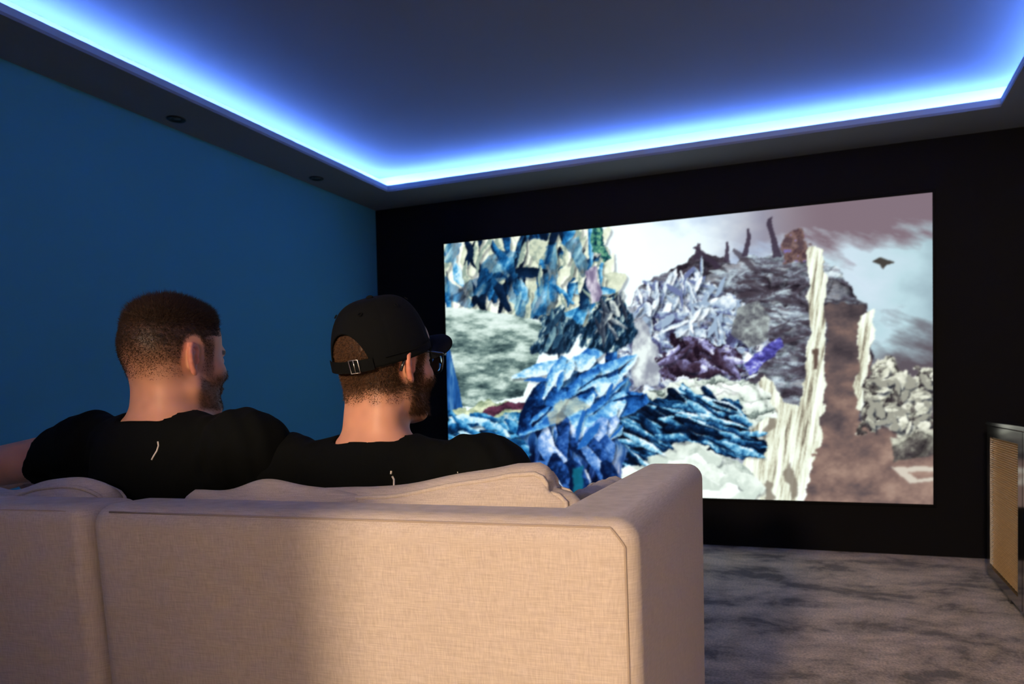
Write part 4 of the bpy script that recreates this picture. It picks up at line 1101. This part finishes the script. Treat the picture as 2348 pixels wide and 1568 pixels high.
# --- cap: crown of six panels with a rear arch, strap, buckle, eyelets, button and curved peak
def cap(parent, R, s):
    T = Matrix.Rotation(math.radians(17), 4, 'X')
    E = bpy.data.objects.new('cap', None); COL.objects.link(E); E.parent = parent
    E.matrix_local = Matrix(R.tolist()).to_4x4() @ Matrix.Scale(s, 4) @ Matrix.Translation((0, -.005, .010)) @ T
    E['label'] = 'black baseball cap'
    a, b, hgt = .0875, .1105, .121
    def pt(th, f, off=0.0):
        # th azimuth (0 = front), f 0 rim .. 1 top
        ph = f*PI/2
        rho = max(0.0, math.cos(ph))**0.62; zz = hgt*math.sin(ph)**1.12
        fr = .5+.5*math.cos(th)
        zz += .006*fr*math.sin(ph*2)
        seam = min(abs(((th+PI/6) % (PI/3))-PI/6), 9)*rho*.09
        g = -.0010*math.exp(-(seam/.0016)**2)
        return Vector(((a+off+g)*rho*math.sin(th), (b+off+g)*rho*math.cos(th), zz+off*math.sin(ph)))
    NT, NF = 144, 26
    AR, AH = .62, .42
    def rim(th):
        d = abs(((th-PI+PI) % (2*PI))-PI)          # angle from the rear
        if d < AR: return AH*math.sqrt(max(0, 1-(d/AR)**2))
        return 0
    vs, fs = [], []
    for i in range(NT):
        th = 2*PI*i/NT; f0 = rim(th)
        for j in range(NF+1): vs.append(pt(th, f0+(1-f0)*j/NF*0.985))
    for i in range(NT):
        for j in range(NF):
            k = (i+1) % NT; fs.append((i*(NF+1)+j, k*(NF+1)+j, k*(NF+1)+j+1, i*(NF+1)+j+1))
    fs.append([i*(NF+1)+NF for i in range(NT)])
    me = bpy.data.meshes.new('crown'); me.from_pydata([tuple(v) for v in vs], [], fs); me.update()
    o = link('crown', me, M_cap, E, smooth=True)
    sd = o.modifiers.new('cloth', 'SOLIDIFY'); sd.thickness = .0025; sd.offset = 1
    # sweat-band edge and strap
    strap = []
    for q in range(25):
        th = PI-AR*1.08+2*AR*1.08*q/24; strap.append(th)
    vs, fs = [], []
    for th in strap:
        for f, of in ((-.012, .0015), (.105, .0015), (.105, .0035), (-.012, .0035)):
            p = pt(th, max(0, f), of); p.z = f*.19; vs.append(tuple(p))
    for q in range(24):
        for k in range(4): fs.append((q*4+k, q*4+(k+1) % 4, q*4+4+(k+1) % 4, q*4+4+k))
    me = bpy.data.meshes.new('strap'); me.from_pydata(vs, [], fs); me.update(); link('strap', me, M_cap, E)
    # buckle
    th0 = PI-.30
    c = pt(th0, .0, .0050); ez = Vector((0, 0, 1)); tx = Vector((math.cos(th0)*a, -math.sin(th0)*b, 0)).normalized()
    q = lambda u, v: tuple(c+tx*u+ez*v)
    tube_obj('buckle', [q(-.009, -.003), q(.009, -.003), q(.009, .022), q(-.009, .022)], .0013, M_steel, E, n=6, closed=True)
    tube_obj('buckle_bar', [q(.0, -.003), q(.0, .022)], .0010, M_steel, E, n=6)
    # eyelets and top button
    for k in range(6):
        th = PI/3*k+PI/6; c = pt(th, .62, .003); t1 = (pt(th+.02, .62, .003)-c).normalized(); t2 = (pt(th, .64, .003)-c).normalized()
        tube_obj('eyelet', [tuple(c+(t1*math.cos(2*PI*j/12)+t2*math.sin(2*PI*j/12))*.0036) for j in range(12)], .0010, M_cap, E, n=6, closed=True)
    lathe('button', [(0.0, 0.0), (.0075, 0.0), (.0070, .003), (.004, .005), (0.0, .0058)], M_cap, E, n=20, loc=(0, 0, hgt))
    # stitched line above the rim
    tube_obj('rim_stitching', [tuple(pt(2*PI*i/90, .10, .0027)) for i in range(0, 33)], .0007, M_cap, E, n=5)
    # peak: a curved shell, thick enough to have an edge
    vs, fs = [], []; NA, NB = 36, 12
    for i in range(NA+1):
        t = -1+2*i/NA; th = t*1.08
        p0 = pt(th, .0, .001); ext = .078*math.sqrt(max(0, 1-abs(t)**3.6))
        for j in range(NB+1):
            f = j/NB; y = p0.y+ext*f
            x = p0.x*(1-.02*f*abs(t))
            zc = .010-.30*x*x/.075-.12*(y-p0.y)+.004
            zc = zc*(min(1, f*4)) + p0.z*(1-min(1, f*4))
            zc -= (abs(x)/.075)**2*.010*f
            vs.append((x, y-.002, zc))
    for i in range(NA):
        for j in range(NB): fs.append((i*(NB+1)+j, i*(NB+1)+j+1, (i+1)*(NB+1)+j+1, (i+1)*(NB+1)+j))
    me = bpy.data.meshes.new('peak'); me.from_pydata(vs, [], fs); me.update()
    o = link('peak', me, M_cap, E, smooth=True)
    sd = o.modifiers.new('board', 'SOLIDIFY'); sd.thickness = .0034; sd.offset = 0
    return E
cap(man2, HR2, hs2)

def glasses(parent, R, s):
    E = bpy.data.objects.new('glasses', None); COL.objects.link(E); E.parent = parent
    E.matrix_local = Matrix(R.tolist()).to_4x4() @ Matrix.Scale(s, 4) @ Matrix.Translation((0, .0, .004))
    E['label'] = 'black rimmed glasses'
    m, nt, b = new_mat('spectacle_lens')
    b.inputs['Transmission Weight'].default_value = 1.0; b.inputs['Roughness'].default_value = 0.0; b.inputs['IOR'].default_value = 1.5
    for sd in (1, -1):
        loop = []
        for k in range(40):
            t = 2*PI*k/40; cx, cz = math.cos(t), math.sin(t)
            x = .0265*math.copysign(abs(cx)**.62, cx); z = .0215*math.copysign(abs(cz)**.7, cz)
            if z < 0: x *= .92
            X = sd*(.0345)+x; loop.append((X, .116-.14*max(0, abs(X)-.01)-0.9*max(0, abs(X)-.01)**2, z))
        o = tube_obj('rim', loop, .0021, M_acet, E, n=8, closed=True)
        bm = bmesh.new(); f = [bm.verts.new(p) for p in loop]; g = [bm.verts.new((p[0], p[1]-.0016, p[2])) for p in loop]
        bm.faces.new(f); bm.faces.new(g[::-1])
        for i in range(40): bm.faces.new((f[i], g[i], g[(i+1) % 40], f[(i+1) % 40]))
        bmesh.ops.recalc_face_normals(bm, faces=bm.faces)
        link('lens', bm_mesh(bm, 'lens'), m, E)
        tube_obj('temple', [(sd*.062, .109, .016), (sd*.069, .105, .016), (sd*.0735, .085, .016), (sd*.079, .02, .018), (sd*.081, -.006, .021), (sd*.0815, -.022, .016), (sd*.080, -.036, -.006), (sd*.079, -.044, -.024)], [.0025, .0028, .0026, .0022, .0022, .0024, .0028, .0030], M_acet, E, n=8)
        lathe('hinge', [(0, -.003), (.0022, -.003), (.0022, .003), (0, .003)], M_steel, E, n=10, loc=(sd*.0665, .1075, .016))
    tube_obj('bridge', [(-.009, .116, .006), (-.004, .118, .010), (.004, .118, .010), (.009, .116, .006)], .0020, M_acet, E)
glasses(man2, HR2, hs2)
